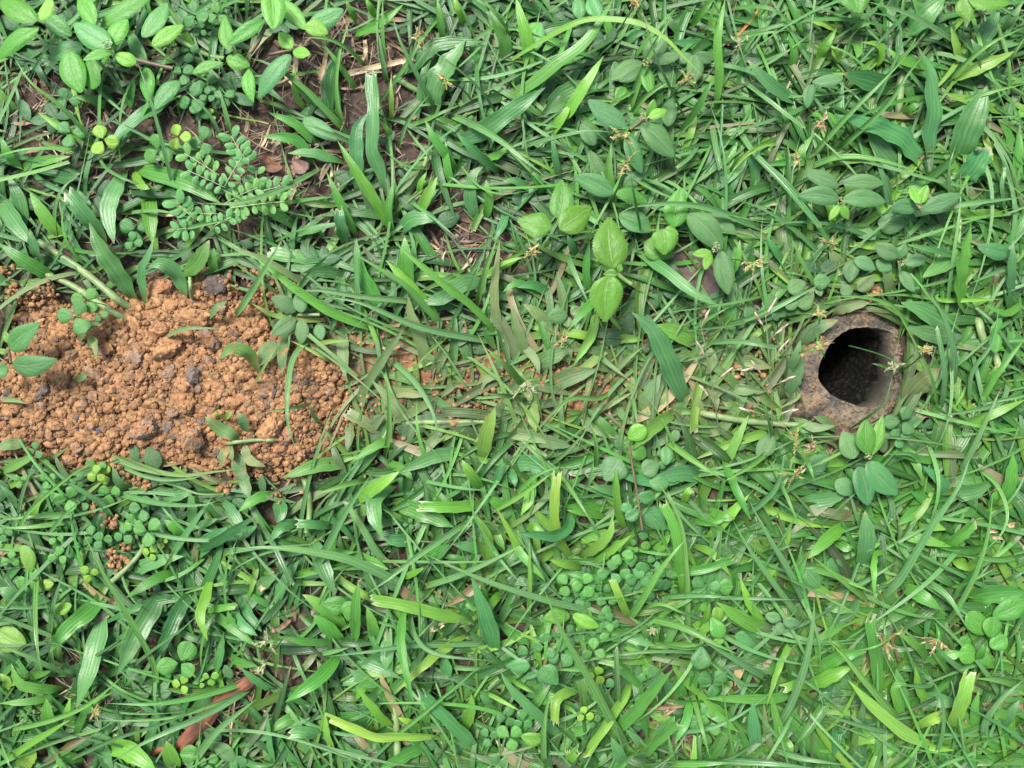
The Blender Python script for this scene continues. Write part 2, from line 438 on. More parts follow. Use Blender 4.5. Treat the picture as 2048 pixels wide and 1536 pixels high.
def facet(V, seed, n=9):
    r_ = np.random.RandomState(seed); V = V.copy()
    for _ in range(n):
        q = r_.randn(3); q /= np.linalg.norm(q); c = r_.uniform(.62, .90)
        ex = np.clip(V @ q - c, 0, None); V -= q * (ex * .85)[:, None]
    return V
for s_ in LUMP: LUMP[s_] = [(facet(V, i * 7 + s_), F) for i, (V, F) in enumerate(LUMP[s_])]

def rotm(r=rs):
    q = r.randn(4); q /= np.linalg.norm(q); a, b, c, d = q
    return np.array([[a*a+b*b-c*c-d*d, 2*(b*c-a*d), 2*(b*d+a*c)], [2*(b*c+a*d), a*a-b*b+c*c-d*d, 2*(c*d-a*b)], [2*(b*d-a*c), 2*(c*d+a*b), a*a-b*b-c*c+d*d]])

def in_poly(px, py, P):
    c = False; j = len(P) - 1
    for i in range(len(P)):
        xi, yi = P[i]; xj, yj = P[j]
        if (yi > py) != (yj > py) and px < (xj - xi) * (py - yi) / (yj - yi) + xi: c = not c
        j = i
    return c
def poly_dist(px, py, P):
    P = np.asarray(P, float); A = P; B = np.roll(P, -1, 0); d = B - A
    q = np.array([px, py]); t = np.clip(((q - A) * d).sum(1) / ((d * d).sum(1) + 1e-9), 0, 1)
    dist = np.sqrt((((A + d * t[:, None]) - q) ** 2).sum(1).min())
    return dist if in_poly(px, py, P) else -dist

MOUND = [(-140,742),(0,738),(30,700),(30,640),(45,600),(85,590),(125,618),(190,612),(235,600),(268,602),(285,562),(370,555),(405,543),(455,556),(470,600),(535,572),(575,600),(548,640),(560,680),(600,676),(670,690),(695,750),(706,800),(684,830),(655,852),(640,895),(592,945),(520,952),(470,940),(400,935),(340,922),(285,908),(240,912),(215,945),(160,938),(130,930),(80,912),(0,905),(-140,900)]
B_LIP = [(1788,735,0),(1790,700,0),(1782,668,1),(1745,655,3),(1712,655,4),(1690,662,4.5),(1668,680,5),(1648,708,5.5),(1637,740,6),(1640,765,5),(1656,783,4),(1683,800,2),(1720,813,-1),(1750,815,-2),(1775,800,-1.5),(1787,770,-1)]
B_OUT = [(1804,745),(1802,700),(1792,645),(1755,604),(1715,610),(1678,628),(1640,645),(1606,670),(1590,725),(1580,780),(1572,833),(1638,842),(1700,864),(1752,848),(1788,818),(1816,778)]

def ground_z(x, y):
    v = Vector((x, y, 0))
    z = 0.0035 * noise.noise(v * 22) + 0.0018 * noise.noise(v * 60) + 0.0008 * noise.noise(v * 170)
    px, py = PX(x, y)
    db = math.hypot(px - 1705, py - 735)
    k = min(1, max(0, (db - 120) / 60))
    if db < 170:
        return z * k - 0.005 * min(1, max(0, (poly_dist(px, py, B_OUT) + 4) / 10))
    return z * k
def mound_z(x, y):
    """height of the loose heap above z=0 (negative outside)"""
    px, py = PX(x, y, 0.008)
    d = poly_dist(px, py, MOUND)
    v = Vector((x, y, 0))
    d += 14 * noise.noise(v * 70)
    if d < -6: return -0.01
    prof = 1 - math.exp(-max(d, 0) / 42.0)
    z = -0.001 + 0.0115 * prof + min(d, 0) * 0.0006
    z += prof * (0.0042 * noise.noise(v * 28) + 0.0028 * noise.noise(v * 80 + Vector((3, 1, 0))) + 0.0016 * noise.noise(v * 210))
    return z
# tiles of the photograph: offset and magnification the notes below were taken at
TILES = {'A':(0,0,3.2),'B':(500,0,3.2),'C':(960,0,3.2),'D':(1408,0,3.2),'E':(0,480,3.2),'F':(500,480,3.2),'G':(960,480,3.2),'H':(1408,480,3.2),
 'I':(0,920,4),'J':(0,1152,4),'K':(480,920,3.2),'L':(960,920,4),'M':(960,1152,4),'N':(1408,900,3.2),'O':(1408,1100,3.2),'P':(500,1200,4)}
# each row: kind+colour, width, height mm, then base..tip points;  c = mown tip
# b broad blade, s grooved sedge blade, n stem or runner
GRASS = '''
T A
b0 90 14 1160,590 1000,680 830,790 680,960
b1 115 14 830,1075 1000,1110 1200,1170 1410,1300
b0 110 13 815,1070 745,1190 690,1350 730,1560
b2 60 16 850,1090 900,1180 960,1210
b1 100 12 930,1200 955,1300 960,1420 975,1560
b0 125 20 690,1560 560,1390 430,1235 c
b0 85 10 150,1500 130,1300 50,1120
b2 90 11 420,1550 300,1400 190,1230
b0 110 14 -20,1230 80,1400 210,1570
b1 60 12 160,1110 60,1000 0,870
b1 65 10 110,1120 200,1050 450,1000
b4 80 10 290,1100 420,1140 510,1110
s4 24 34 860,710 750,530 560,330 250,140
s1 28 30 650,960 400,690 200,530 80,350
s0 34 34 1160,1290 1095,1120 1040,900 960,620 870,370
s0 36 24 2040,740 1850,490 1640,370
s0 26 14 1530,640 1440,480 1380,330
s0 26 18 1430,960 1400,850 1330,720 1180,570
s0 38 12 1480,870 1440,700 1400,560
s0 44 34 2070,1070 1850,1190 1650,1270 1480,1305 1300,1300
s0 30 20 1020,1540 1200,1460 1500,1400
s0 28 18 780,1370 1000,1350 1200,1390
s1 34 20 1940,1490 1650,1330 1400,1200
b2 55 12 640,960 400,820 240,720
b1 55 10 820,720 830,620 860,500
b4 70 8 960,870 850,860 720,900
b1 80 8 130,740 0,620 -60,500
b4 100 7 960,1190 1100,1260 1200,1290
b1 60 10 700,700 600,640 480,620
n8 24 6 1340,20 1480,40 1620,30
n2 30 12 1120,260 1280,320 1420,350
b1 70 12 2010,1060 1900,900 1680,870
b1 60 12 2048,950 1900,800 1720,720
b2 45 11 1990,720 1900,620 1880,400
T B
s0 34 30 1205,740 1080,500 960,260 910,90
s0 46 28 1225,715 1400,785 1600,900 1895,1135
b4 95 12 930,490 1050,420 1200,290 1500,265
b0 155 13 1180,760 1180,560 1270,410 1380,255
b0 115 20 1250,920 1450,860 1700,690 1890,560
b0 92 20 880,1290 835,1100 780,950 790,750 775,460 c
b0 95 12 690,1260 680,1000 690,820 760,720
b2 75 22 940,1540 800,1290 680,1100 560,900
b1 55 18 700,1540 600,1350 490,1100
b0 75 18 610,1580 560,1340 c
b1 50 16 920,1540 885,1350 915,1170
b2 70 12 1060,1420 1120,1280 1200,1130
b0 100 14 950,1510 1000,1430 1070,1400 1190,1410
b4 95 8 510,770 500,560 560,300
b4 85 8 570,770 520,500 600,330
s0 34 14 880,550 850,400 820,200
s1 30 18 870,500 850,200 850,-20
s1 28 26 760,450 650,330 500,250 330,240
s1 38 18 700,600 560,400 440,250
s1 44 22 640,870 480,700 340,560 160,430 0,370
s0 28 18 750,960 500,850 330,790
s1 34 20 600,850 550,600 570,350 645,110
n2 42 6 940,1390 1030,1200 1160,950
n2 40 6 915,500 1030,550 1160,590
b1 60 18 1345,1115 1240,970 1170,870 1120,770
b3 32 16 905,800 905,680 900,500
b2 34 12 925,900 880,830 830,770
s1 22 10 1180,1080 1000,1060 850,960
b0 60 22 1610,1120 1450,980 1320,850
b0 85 12 1470,1430 1410,1280 1430,1120 1500,1060
b1 58 14 1500,1420 1530,1290 1510,1150
s0 26 18 970,1250 1180,1400 1340,1540
s1 16 22 1320,1020 1450,1180 1600,1240 1790,1220
s4 18 44 1600,860 1560,700 1400,500 1120,290
s0 26 14 940,970 1010,780 1150,600
b1 45 14 700,170 650,80 610,0
b2 50 16 820,130 780,60 740,-10
b1 45 18 1250,330 1220,150 1195,-20
b3 42 16 1380,180 1340,80 1300,-20
b1 55 14 630,240 830,150 980,30
s1 34 28 1690,260 1600,130 1490,-10
b1 55 12 1300,1230 1260,1050 1250,900
b2 40 10 1080,1270 1090,1180 1130,1100
b0 60 12 1850,1240 1700,1160 1620,1160
b1 60 12 1640,700 1560,820 1540,950
b2 65 14 1900,900 1980,780 2060,660
b0 60 10 440,1440 320,1490 600,1420
b1 60 10 310,1480 200,1380 0,1290
b0 70 8 600,1040 400,980 240,980
b5 60 9 1110,1010 1010,1160 940,1250
T C
b2 36 36 60,480 300,320 600,150 800,120 1020,150 1180,240 1300,360 1440,500
b1 85 24 90,720 300,560 480,420 700,240 860,-20
b2 80 18 290,500 310,320 230,-20
b1 85 16 170,460 150,250 60,60
b2 78 22 430,860 560,720 650,580 790,360
b0 105 11 420,730 530,600 710,520
s4 20 48 1320,780 1210,550 1120,350 1040,80
s4 24 50 1040,1540 990,1280 970,1150 960,1050
s1 46 26 930,770 1030,480 1110,300 1250,60
s1 36 22 935,770 1060,620 1240,500
s0 36 24 200,970 450,890 700,840 860,850
s0 32 14 330,950 500,970 625,1000
b0 40 18 520,1190 480,1000 460,850
s0 24 16 730,940 690,1050 600,1185
b1 55 16 870,1400 850,1280 825,1100 840,910
b2 60 26 1500,760 1530,500 1520,250 1570,-10
s1 32 28 1560,290 1700,230 1980,190
b1 50 20 1330,200 1400,100 1500,-10
s0 44 28 1860,1490 1500,1345 1250,1305 1000,1320 880,1370
s4 16 30 1250,1190 1240,1000 1290,850 1480,690
s0 42 20 1480,770 1510,950 1540,1090 c
s0 32 14 1420,880 1350,1000 1255,1080 c
s2 28 22 1960,920 1820,930 1700,1000 1600,1115
b1 45 24 1250,880 1350,750 1430,620 1500,480
b0 70 7 1300,1230 1420,1130 1560,960
b0 70 7 1420,1260 1540,1170 1680,1090
b1 80 7 1600,1250 1550,1130 1650,900
b0 65 8 1740,1260 1760,1100 1700,960
b1 60 9 900,300 830,200 800,60
b0 50 9 900,300 1000,220 1060,200
b0 70 8 1540,290 1350,280 1240,270
b1 60 9 540,240 470,270 400,330
b1 60 10 400,1270 380,1180 340,1100
b0 60 10 190,1300 150,1420 100,1536
b1 60 10 0,1010 100,1000 180,940
b1 55 10 610,1300 700,1380 800,1450
b0 90 8 720,560 600,620 420,730
T D
b0 90 20 640,680 520,610 400,520 280,385
b2 60 15 760,450 745,350 850,180
b3 58 13 885,410 860,360 815,290
b3 50 14 900,220 800,170 690,140
b2 42 15 940,240 980,170 1065,150
b2 48 15 1040,470 1130,370 1120,290 1010,270
b1 60 12 950,250 985,310 980,375
b1 62 14 530,500 575,350 540,210
b0 150 16 1260,220 1400,110 1540,-20
b0 115 14 1660,420 1800,220 1890,50
b0 170 18 1600,1080 1690,830 1810,550
b0 150 13 1620,1200 1720,1080 1810,950 c
b0 135 20 1450,1090 1440,900 1460,700 1440,450 1370,300
b0 150 18 1440,1130 1330,960 1200,850 850,735
b0 120 12 1180,1210 1220,1080 1110,930 1050,800
b4 125 14 1245,580 1100,530 890,470
b3 82 17 1530,520 1750,440 1985,330
b3 74 13 1990,740 1820,680 1650,630 1540,600
b3 55 13 1640,450 1620,320 1580,170
b1 62 17 1500,440 1380,410 1250,380 1180,310
b1 50 14 1250,760 1330,690 1400,660
b4 90 16 1900,650 1830,450 1710,250
s0 44 26 1700,340 1500,200 1300,90 1050,10
s0 22 28 1040,770 1180,480 1255,290 1240,140 1100,85 930,100
s1 36 36 820,990 960,870 1180,660 1300,480 1440,310
s1 36 30 620,1080 900,760 1180,480 1370,265
s1 34 26 1510,560 1800,300 2060,170
s1 30 22 1500,700 1800,600 2060,535
s0 42 24 1600,1390 1565,1200 1570,1050 1610,930
s0 50 20 1930,1390 1900,1200 1920,1075 c
s0 50 18 1880,250 1960,120 2060,-10
s0 45 18 1220,1400 1600,1320 2060,1260
s0 46 22 170,750 300,960 500,1170 740,1450 c
s1 42 22 590,1110 850,1010 1100,1020 1410,1110
s0 36 20 740,1010 1000,1030 1215,1095
s0 46 20 1200,1390 1150,1150 1080,950
s2 24 20 140,1120 230,1010 340,930
s0 45 20 190,480 400,640 630,820 c
n5 55 8 1250,400 1270,680 1320,880
b1 70 7 330,740 440,630 430,400
b0 80 7 60,960 200,840 330,760
b1 70 7 20,1180 180,1080 260,900
b0 70 7 110,1330 160,1200 280,1000
b1 60 8 700,1160 620,1000 700,860
b0 60 8 900,980 860,800 890,520
b1 70 7 600,700 780,740 900,820
b1 85 8 1200,1190 1330,1200 1420,1160
b3 40 9 1760,780 1800,880 1850,1030
b1 50 8 1850,1050 1960,900 1880,760
b1 70 9 1940,1240 2000,1100 2020,800
s1 30 16 1900,480 1990,330 2060,230
b0 60 9 1800,400 1870,300 2020,280
T E
n5 50 12 840,430 560,230 210,0
n5 45 10 800,500 600,380 400,270 200,190
b1 85 16 380,265 250,190 120,110 -10,20
b0 80 18 290,180 230,80 190,-70
b0 130 20 880,415 760,220 650,60 570,-110
b0 55 20 930,425 905,200 950,100 985,-10
b0 110 24 1190,375 1130,220 1040,150 950,175
b1 105 16 1130,220 1250,160 1340,0
b1 60 14 1390,240 1360,150 1370,50
b4 60 12 500,665 540,570 665,510
b5 60 10 560,700 600,640 620,760
s0 30 18 1040,635 1180,570 1420,565
b1 90 22 1660,860 1600,740 1500,690 1400,760
s1 22 22 1630,930 1700,800 1800,640
b0 48 14 1330,515 1380,440 1455,390
s0 46 34 1500,500 1600,350 1720,150 1810,-10
b5 45 16 2060,340 1900,250 1700,130 1460,40
b0 72 12 1860,560 1810,700 1805,860
s0 42 30 2060,580 1900,720 1850,900 1840,1150 1890,1340
b3 38 10 1430,1150 1370,1105
b3 36 10 1432,1150 1485,1095
b0 85 10 1550,1270 1430,1220 1310,1130
b0 62 10 1575,1240 1560,1170 1520,1100
b5 62 9 1560,1290 1590,1400 1700,1450
b5 60 9 1470,1305 1430,1370 1400,1440 c
b5 42 8 1470,1305 1480,1360 1480,1410 c
n5 26 7 1450,1300 1600,1285 1750,1285
b0 85 7 1490,1350 1530,1450 1560,1560
s0 48 14 690,1365 850,1440 1080,1515
s1 30 20 700,1370 1100,1500 1400,1480 1560,1460
b2 60 9 1960,520 1960,460 1900,400
s0 36 12 0,1020 100,1025 180,1050
b0 45 9 470,905 520,880 560,860
s1 26 20 1990,1050 1850,1080 1700,1100
s0 34 16 2060,1190 2000,1100 1980,1050
n5 26 20 1230,380 1220,320 1215,240
b0 75 7 180,1300 60,1310 -40,1340
b1 55 8 400,1536 300,1430 230,1370
b1 60 9 -20,1500 120,1430 240,1370
T F
s0 40 22 1200,430 1000,390 700,360 420,320 200,350
s0 46 26 1600,660 1100,560 700,400 430,360
b2 62 24 880,600 650,520 450,420 250,280 0,80
b1 90 12 890,545 780,330 700,180 680,-10
b5 82 13 1150,890 1090,640 1030,480 1010,350
b2 76 20 1240,560 1100,380 960,220 870,130
b0 105 14 1570,320 1400,270 1230,370 1070,410
b1 100 18 1010,370 1000,200 990,-20
s0 46 18 690,620 690,350 670,-10
s1 46 28 1270,600 1000,300 800,170 650,80
s1 40 26 1450,430 1500,220 1580,-10
b1 52 32 1610,650 1450,450 1200,250 930,20
b5 60 16 1640,700 1580,500 1565,300 1600,0
b1 60 12 1920,370 1720,280 1620,330
b5 58 14 640,1100 800,840 1000,540
b5 82 10 1110,1290 950,1080 780,900
s0 42 28 870,740 1050,900 1170,1100 1210,1290
s1 34 26 860,1410 890,1200 880,950 830,810
b5 82 10 600,560 595,720 610,880
s1 26 22 1290,590 1110,750 1040,860
s2 36 16 380,680 500,655 650,645
s2 28 12 545,790 380,700 250,640
b2 38 14 550,510 350,510 150,480 0,400
b1 90 14 660,1440 450,1440 210,1520
b5 80 10 900,1260 760,1180 630,1110 c
b2 95 18 1480,1440 1510,1250 1570,1070
b0 92 12 1420,1370 1200,1380 950,1490
b0 110 10 1600,1430 1800,1430 2010,1520
b5 92 12 1760,1250 1900,1290 2060,1320
b5 70 10 1300,1180 1170,1290 1080,1380 c
n5 36 9 920,1170 1300,1165 1560,1185 1900,1390
b2 90 10 1740,980 1800,1080 1830,1230
s1 50 36 1765,950 1650,820 1510,690
s4 36 34 1790,1030 1650,1000 1490,980
b5 72 12 1790,790 1720,600 1670,430
b5 78 9 1940,600 1850,480 1750,410
b2 32 16 1450,270 1600,160 1760,105
b1 60 12 860,1410 990,1480 1040,1536
b0 100 8 560,100 350,110 110,80 c
b0 80 8 620,130 400,160 200,190
b4 80 8 640,240 480,200 320,220
b5 65 8 760,960 1000,980 1150,1000
b5 60 8 1210,1000 1060,1090 900,1180
s5 34 8 550,960 680,900 830,810
b5 70 8 1380,540 1370,620 1330,680
b5 60 9 720,1280 800,1180 860,1120
b5 70 8 620,1130 640,1240 620,1350
b5 55 8 1300,1000 1310,920 1220,1010
b1 60 12 1000,1340 850,1300 650,1420
b5 70 7 1160,880 1220,760 1280,660
b5 55 7 1440,1020 1500,900 1620,870
T G
b0 132 26 1355,1090 1270,940 1190,740 1100,570 970,460
b2 92 20 1275,1095 1130,1180 970,1345
n5 44 14 1370,1100 1700,1160 2060,1190
b2 112 14 1410,690 1300,610 1110,545
b5 120 10 1380,850 1460,780 1480,690
n5 36 12 1410,690 1490,690
s0 36 26 1420,660 1650,650 1900,690 c
b9 112 12 400,970 560,880 750,830
b9 110 11 330,850 430,760 570,710
b9 92 8 1020,1150 1080,1000 1160,850
b9 80 8 1000,1020 1050,880 1110,690
s5 40 10 640,1120 800,1070 1000,960
s5 44 12 770,930 950,760 1050,680
b1 68 32 990,270 800,330 670,450 560,580
b0 72 26 960,50 1180,190 1370,340 1530,420
s0 26 20 1640,10 1620,130 1590,280 c
s1 32 18 1330,600 1450,510 1610,420
s0 34 22 1540,550 1750,490 2060,340
b5 60 10 520,560 530,390 490,200
b5 60 9 330,760 250,600 200,410
b2 62 12 730,430 720,590 600,800
s1 34 34 920,925 760,1010 570,1020 430,1185
b5 70 7 560,590 560,700 570,800
b5 55 10 240,640 350,760 380,860
b1 45 14 260,120 150,160 0,260
b0 60 12 480,370 350,290 220,300
s0 36 12 720,700 830,800 960,900
b5 45 9 900,830 980,920 980,1080
b9 60 8 880,1030 920,1130 960,1180
b2 60 10 820,660 920,630 1040,640
s1 34 20 960,950 980,1050 1010,1200
b5 80 8 1600,750 1750,790 1870,820
b5 70 8 1560,950 1700,960 1830,970
b5 60 9 1440,870 1500,1000 1520,1090
b5 50 9 1660,890 1560,950 1500,1020
b1 60 12 1530,1540 1620,1330 1720,1120
b5 70 8 1400,1250 1550,1200 1640,1100
b0 110 12 1480,1536 1300,1490 1100,1540
s1 44 24 1160,1260 1350,1400 1560,1536
b5 60 8 640,1060 700,1190 860,1270
s1 32 24 740,1480 740,1300 700,1150
s0 30 20 420,1460 560,1350 680,1220
b5 80 9 100,1220 300,1250 480,1300
s0 40 14 520,0 600,200 700,420
b0 55 12 630,120 590,40 560,-30
b1 50 16 700,380 680,200 700,0
T H
b5 82 10 1190,370 1170,240 1160,130
b0 132 14 1720,580 1560,540 1400,450 1260,400
b0 118 14 1730,600 1500,610 1290,560
b1 105 30 1690,510 1640,330 1660,130 1710,-100
n5 50 14 1700,500 1780,620 1900,720 1945,850
b5 150 14 1270,1060 1370,930 1510,820
s0 42 28 1590,980 1600,760 1550,530 1440,330
s0 36 26 1510,1110 1540,850 1490,560 c
s0 42 24 1690,1120 1710,850 1840,660 1890,420
b5 80 9 820,500 900,430 1060,400
s1 24 26 1350,660 1250,470 1150,395 950,360 760,370
s1 22 34 1500,1120 1460,900 1370,700 1250,470
s2 24 38 1205,825 1140,805 1075,790
s1 32 38 1240,830 1310,760 1365,700
s4 20 36 930,1210 1080,1110 1160,1030 1210,850
s1 44 26 450,1320 300,1440 120,1550
s1 44 26 450,1310 560,1220 700,1150
s1 42 26 560,1290 650,1400 710,1550
s1 24 34 440,1300 410,1150 385,1020
s4 22 40 500,980 530,800 520,640
b1 60 14 100,300 200,150 230,0
b0 60 12 520,160 450,60 400,-20
s1 40 20 760,380 640,170 560,-10
b0 40 26 1660,120 1450,60 1300,30
b0 110 14 1660,50 1570,130 1400,240
s0 42 20 2060,150 1900,190 1700,280
b1 70 12 1520,300 1620,290 1700,260
b2 30 14 1560,300 1500,380 1890,380
b0 60 20 1960,440 1970,200 1980,0
b1 70 9 1800,1000 1840,900 1870,800
s0 36 20 1940,850 1930,980 1850,1060 1500,1130
b2 60 16 1620,1240 1750,1160 2060,1020
b1 42 18 1700,1200 1850,900 2060,620
s0 34 18 1400,1536 1340,1380 1170,1370
b5 80 8 900,240 860,150 800,60
b5 70 9 620,500 660,400 700,300
s0 44 14 200,560 480,420 750,280
s5 34 12 560,920 600,1000 480,1080
b0 60 22 500,920 580,760 620,640
b5 90 8 100,770 250,790 380,800
b5 80 8 100,940 250,960 350,970
b0 60 9 1940,480 1960,650 1900,820
b1 50 16 2060,380 1940,470 1800,420
b9 130 13 490,1040 560,900 640,740
b9 90 12 620,700 700,580 860,510
b5 60 10 560,1130 700,1200 840,1190
b9 60 7 850,1230 780,1160 700,1130
b1 60 12 1240,1290 1340,1400 1400,1536
b0 60 8 1060,1250 1300,1200 1420,1130
s0 40 20 1610,1540 1760,1250 1900,950
T I
s1 36 28 90,700 140,580 260,390 560,130 770,0
s0 46 26 960,540 800,340 550,180 340,0
s1 46 12 700,440 400,440 0,480
s1 44 14 660,480 300,530 -10,545
s0 34 22 350,640 500,460 650,320
s0 50 24 840,190 1000,280 1300,350 1600,360 1760,320
s0 36 22 870,0 1200,140 1500,150 1700,90
s0 26 16 1100,120 1400,200 1600,270 1850,265
b0 112 11 930,960 1150,850 1300,800 1470,770
b1 82 18 1455,870 1250,950 1010,1100
b0 135 10 1530,800 1640,680 1820,540
b4 82 24 1520,760 1750,640 2060,440
b0 100 16 270,1110 150,1085 -10,1020
n5 42 16 940,960 1040,830 1135,640
b0 70 16 1080,250 960,190 900,50
b1 90 12 1530,640 1400,540 1310,480
b0 90 10 1480,560 1540,450 1520,250
b4 80 8 760,830 640,810 560,860
s0 50 12 420,1000 500,850 560,660
s0 36 22 140,480 190,250 280,0
b0 60 12 130,420 100,300 0,200
b0 50 18 1300,900 1450,650 1700,290
b0 110 8 1250,300 1400,280 1550,250
b0 70 9 1560,600 1620,520 1740,470
s1 25 26 1290,910 1380,760 1430,690
s0 60 14 1740,750 1900,720 2060,715
b0 80 10 1750,300 1850,400 1980,600
T J
s1 52 40 1210,1030 1250,800 1180,590 1000,270 840,0 640,-400
b1 135 20 890,110 720,270 540,420 400,610
b0 155 20 840,220 780,500 700,790 610,1060
b0 155 18 1340,50 1230,240 1080,500 940,790
b4 115 16 1610,90 1450,240 1340,470 1230,690
b2 82 24 1700,-40 1640,180 1600,320 1660,520
s1 52 28 2060,820 1600,960 1250,1020 840,1020
s1 34 26 2060,880 1700,1030 1300,1140 680,1160
s0 56 34 2060,860 1700,1080 1200,1310 890,1490
s4 36 38 430,1530 900,1310 1300,1180 1720,1010
s1 52 30 -10,1240 300,1180 600,1080 800,960 990,790
s4 26 36 980,790 1200,610 1450,430 1600,290
s4 24 30 660,700 860,580 1010,470
s0 62 26 640,830 500,760 250,650 -10,550
s4 22 30 120,720 180,570 350,530 500,560 595,680
s1 50 34 310,-110 290,200 295,500 335,810
s0 52 20 400,520 430,250 500,-10
s4 50 14 430,820 410,640 400,480
s0 46 14 1110,900 1200,700 1280,600
s1 46 10 860,790 950,600 1050,350
b2 145 16 850,1250 900,1350 1050,1410 1250,1560
b1 85 18 550,900 300,900 150,850 90,700
b1 62 16 520,930 260,1000 -10,1020
b2 55 28 -10,1520 230,1350 560,1150
b2 120 12 1420,1560 1370,1450 1330,1320
b3 130 12 150,1560 220,1460 290,1390
b1 110 12 520,1270 400,1150 370,980
b2 90 12 700,1500 500,1440 480,1560
b0 100 10 790,1250 850,1400 900,1560
s0 50 16 1010,1350 960,1180 930,1030
b1 80 12 170,830 280,790 410,760
b2 60 12 20,900 100,850 200,830
b0 90 14 1880,200 1900,350 2060,480
b1 80 14 1620,280 1750,330 2060,570
b1 60 14 1620,280 1750,260 1880,240 c
b0 80 10 1700,820 1760,640 1790,450
b1 95 12 1840,560 1860,420 1820,280
b1 80 14 1820,600 1900,680 2060,720
s0 66 28 1500,1560 1700,1280 1900,1100 2060,980
s1 44 14 2060,1290 1900,1170 1730,1050
s1 20 20 2060,1270 1800,1270 1590,1130
s0 46 20 -10,1260 40,1400 90,1560
b3 65 12 20,950 60,850 0,780
b2 60 16 620,1260 540,1120 560,980
b1 60 16 560,1400 700,1050 900,930
b4 65 12 250,1300 420,1270 560,1280
b0 50 9 920,70 960,200 1000,380
s0 28 14 1400,950 1580,820 1680,520
T K
s0 52 34 430,790 560,550 680,330 840,90
s0 44 36 1510,360 1200,570 950,760 800,865
s0 62 32 1105,830 950,750 700,640 400,580 150,560 -20,570
s0 42 22 1110,830 1400,740 1700,600 1810,530
b1 56 34 1080,830 1035,1050 1040,1250 1110,1560
s0 36 26 1080,890 1120,1120 1260,1240 1600,1285
b2 78 20 1590,270 1400,300 1150,295 c
b2 85 17 1520,1050 1250,980 1050,930 855,895 c
b0 102 30 1650,1280 1600,1050 1480,740
b0 100 16 440,470 520,650 605,860
n2 42 14 430,80 435,250 410,480
b0 72 13 410,400 280,420 190,520
s4 50 16 120,370 230,560 340,800 c
b0 92 12 230,240 260,330 235,400
b1 72 12 240,210 100,250 -10,330
b0 62 18 620,420 500,415 360,405 c
b2 84 22 720,285 860,180 1020,75
b0 112 20 1010,150 880,220 860,340 910,500
s2 42 20 840,120 700,150 470,225
s0 62 16 980,710 860,560 780,420 680,270 c
b1 112 12 950,260 1150,330 1370,430
b0 88 11 1140,510 1000,510 910,495
b1 92 13 690,1100 560,960 400,860
b1 92 13 670,1190 570,1080 470,990
b1 52 18 660,1165 450,1165 240,1130
b1 92 26 665,1205 520,1380 290,1550
b1 72 20 740,1200 740,950 760,775
b1 66 14 880,1180 850,1060 810,940
s0 38 20 1700,1170 1100,1190 800,1230 540,1260
b3 62 20 1500,1090 1250,1250 990,1490
n5 52 10 920,1150 960,1300 970,1560
b2 70 11 1820,100 1850,240 1800,350
b2 72 20 1560,210 1490,110 1420,0
b0 50 14 1590,210 1650,110 1680,-10
s1 32 22 1730,250 1900,100 2060,40
b1 70 9 1720,380 1650,280 1560,230
s1 26 26 1820,800 1650,600 1500,350 1460,100
b2 55 14 1600,730 1590,500 1510,350
b1 55 16 1730,360 1780,570 1960,780
b1 50 9 1370,800 1500,950 1530,850
b0 110 7 1320,820 1400,900 1550,910
b1 90 8 1150,660 1270,590 1340,540
b1 110 8 640,600 750,640 950,700
b0 75 9 1620,580 1500,560 1360,540
s4 45 14 1180,400 1190,300 1180,150
b0 100 10 1010,1080 950,1200 930,1350
b2 42 18 1030,760 1100,730 1180,690
b1 70 9 350,560 500,590 740,590
b0 85 10 40,560 -20,500 110,420
b5 80 10 0,30 40,170 60,250
b0 80 9 200,950 300,760 380,640
b0 80 8 60,900 140,800 250,720
b1 90 8 940,1380 1050,1330 1100,1420
b0 70 10 0,870 60,1000 140,1100
b0 70 10 620,1280 800,1300 1040,1400
b0 110 8 1060,1300 900,1280 760,1320
b0 60 12 250,1480 150,1440 0,1330
s0 45 12 470,1240 600,1220 700,1200
b0 60 7 1300,1450 1310,1300 1350,1220
T L
b3 85 27 800,800 720,760 640,640 595,450 615,110 c
b3 92 24 770,805 930,700 1040,580 1065,480
b2 72 16 850,860 700,835 560,800
b2 72 16 860,860 1000,760 1210,600
b2 72 22 1180,610 1110,420 1085,200 1090,50
b2 62 17 1060,470 880,430 690,400
b2 82 11 690,670 900,610 1110,560
b0 92 32 660,380 725,480 620,600 300,585
b0 85 16 1240,290 1060,245 880,210
b0 110 14 1800,50 1550,140 1350,165 1095,120
b1 66 12 1070,400 850,370 650,375
b2 86 26 1635,1150 1600,800 1560,550 1460,340 c
b1 78 18 1310,830 1500,895 1800,870 2035,785 c
b2 62 18 1650,675 1850,740 2010,930
s1 62 36 1150,1340 1300,1110 1450,870 1640,640
s1 52 28 1660,1540 1650,900 1590,470 1380,110
s1 36 26 550,0 700,200 850,430 940,560
s2 42 24 60,430 300,300 610,80
s0 36 24 -10,520 150,780 350,1020
s4 52 20 270,420 400,700 530,980
b3 68 22 1210,1310 1130,1130 1060,960 c
b1 36 20 1270,1200 1250,1120 1030,1120
s2 40 22 1250,1210 1440,1150 1640,1235
s0 50 24 1400,1100 1700,1080 2060,1100
s1 62 28 1270,1250 1600,1330 1900,1480 2080,1560
s0 55 32 1070,1235 700,1165 420,1090 0,950 -470,740
s2 42 20 390,1290 400,1000 395,600
b1 70 8 700,1340 870,1260 870,1200
b2 62 12 440,700 420,520 580,660
b2 60 14 1620,370 1660,260 1700,240 c
b2 80 11 1690,400 1900,500 2060,380
b1 60 16 1660,480 1850,500 1980,465
s1 40 24 1830,980 1900,780 1940,500
b0 110 8 420,590 250,760 90,940
s0 36 16 820,320 880,150 910,0
b1 60 10 420,50 420,250 400,450
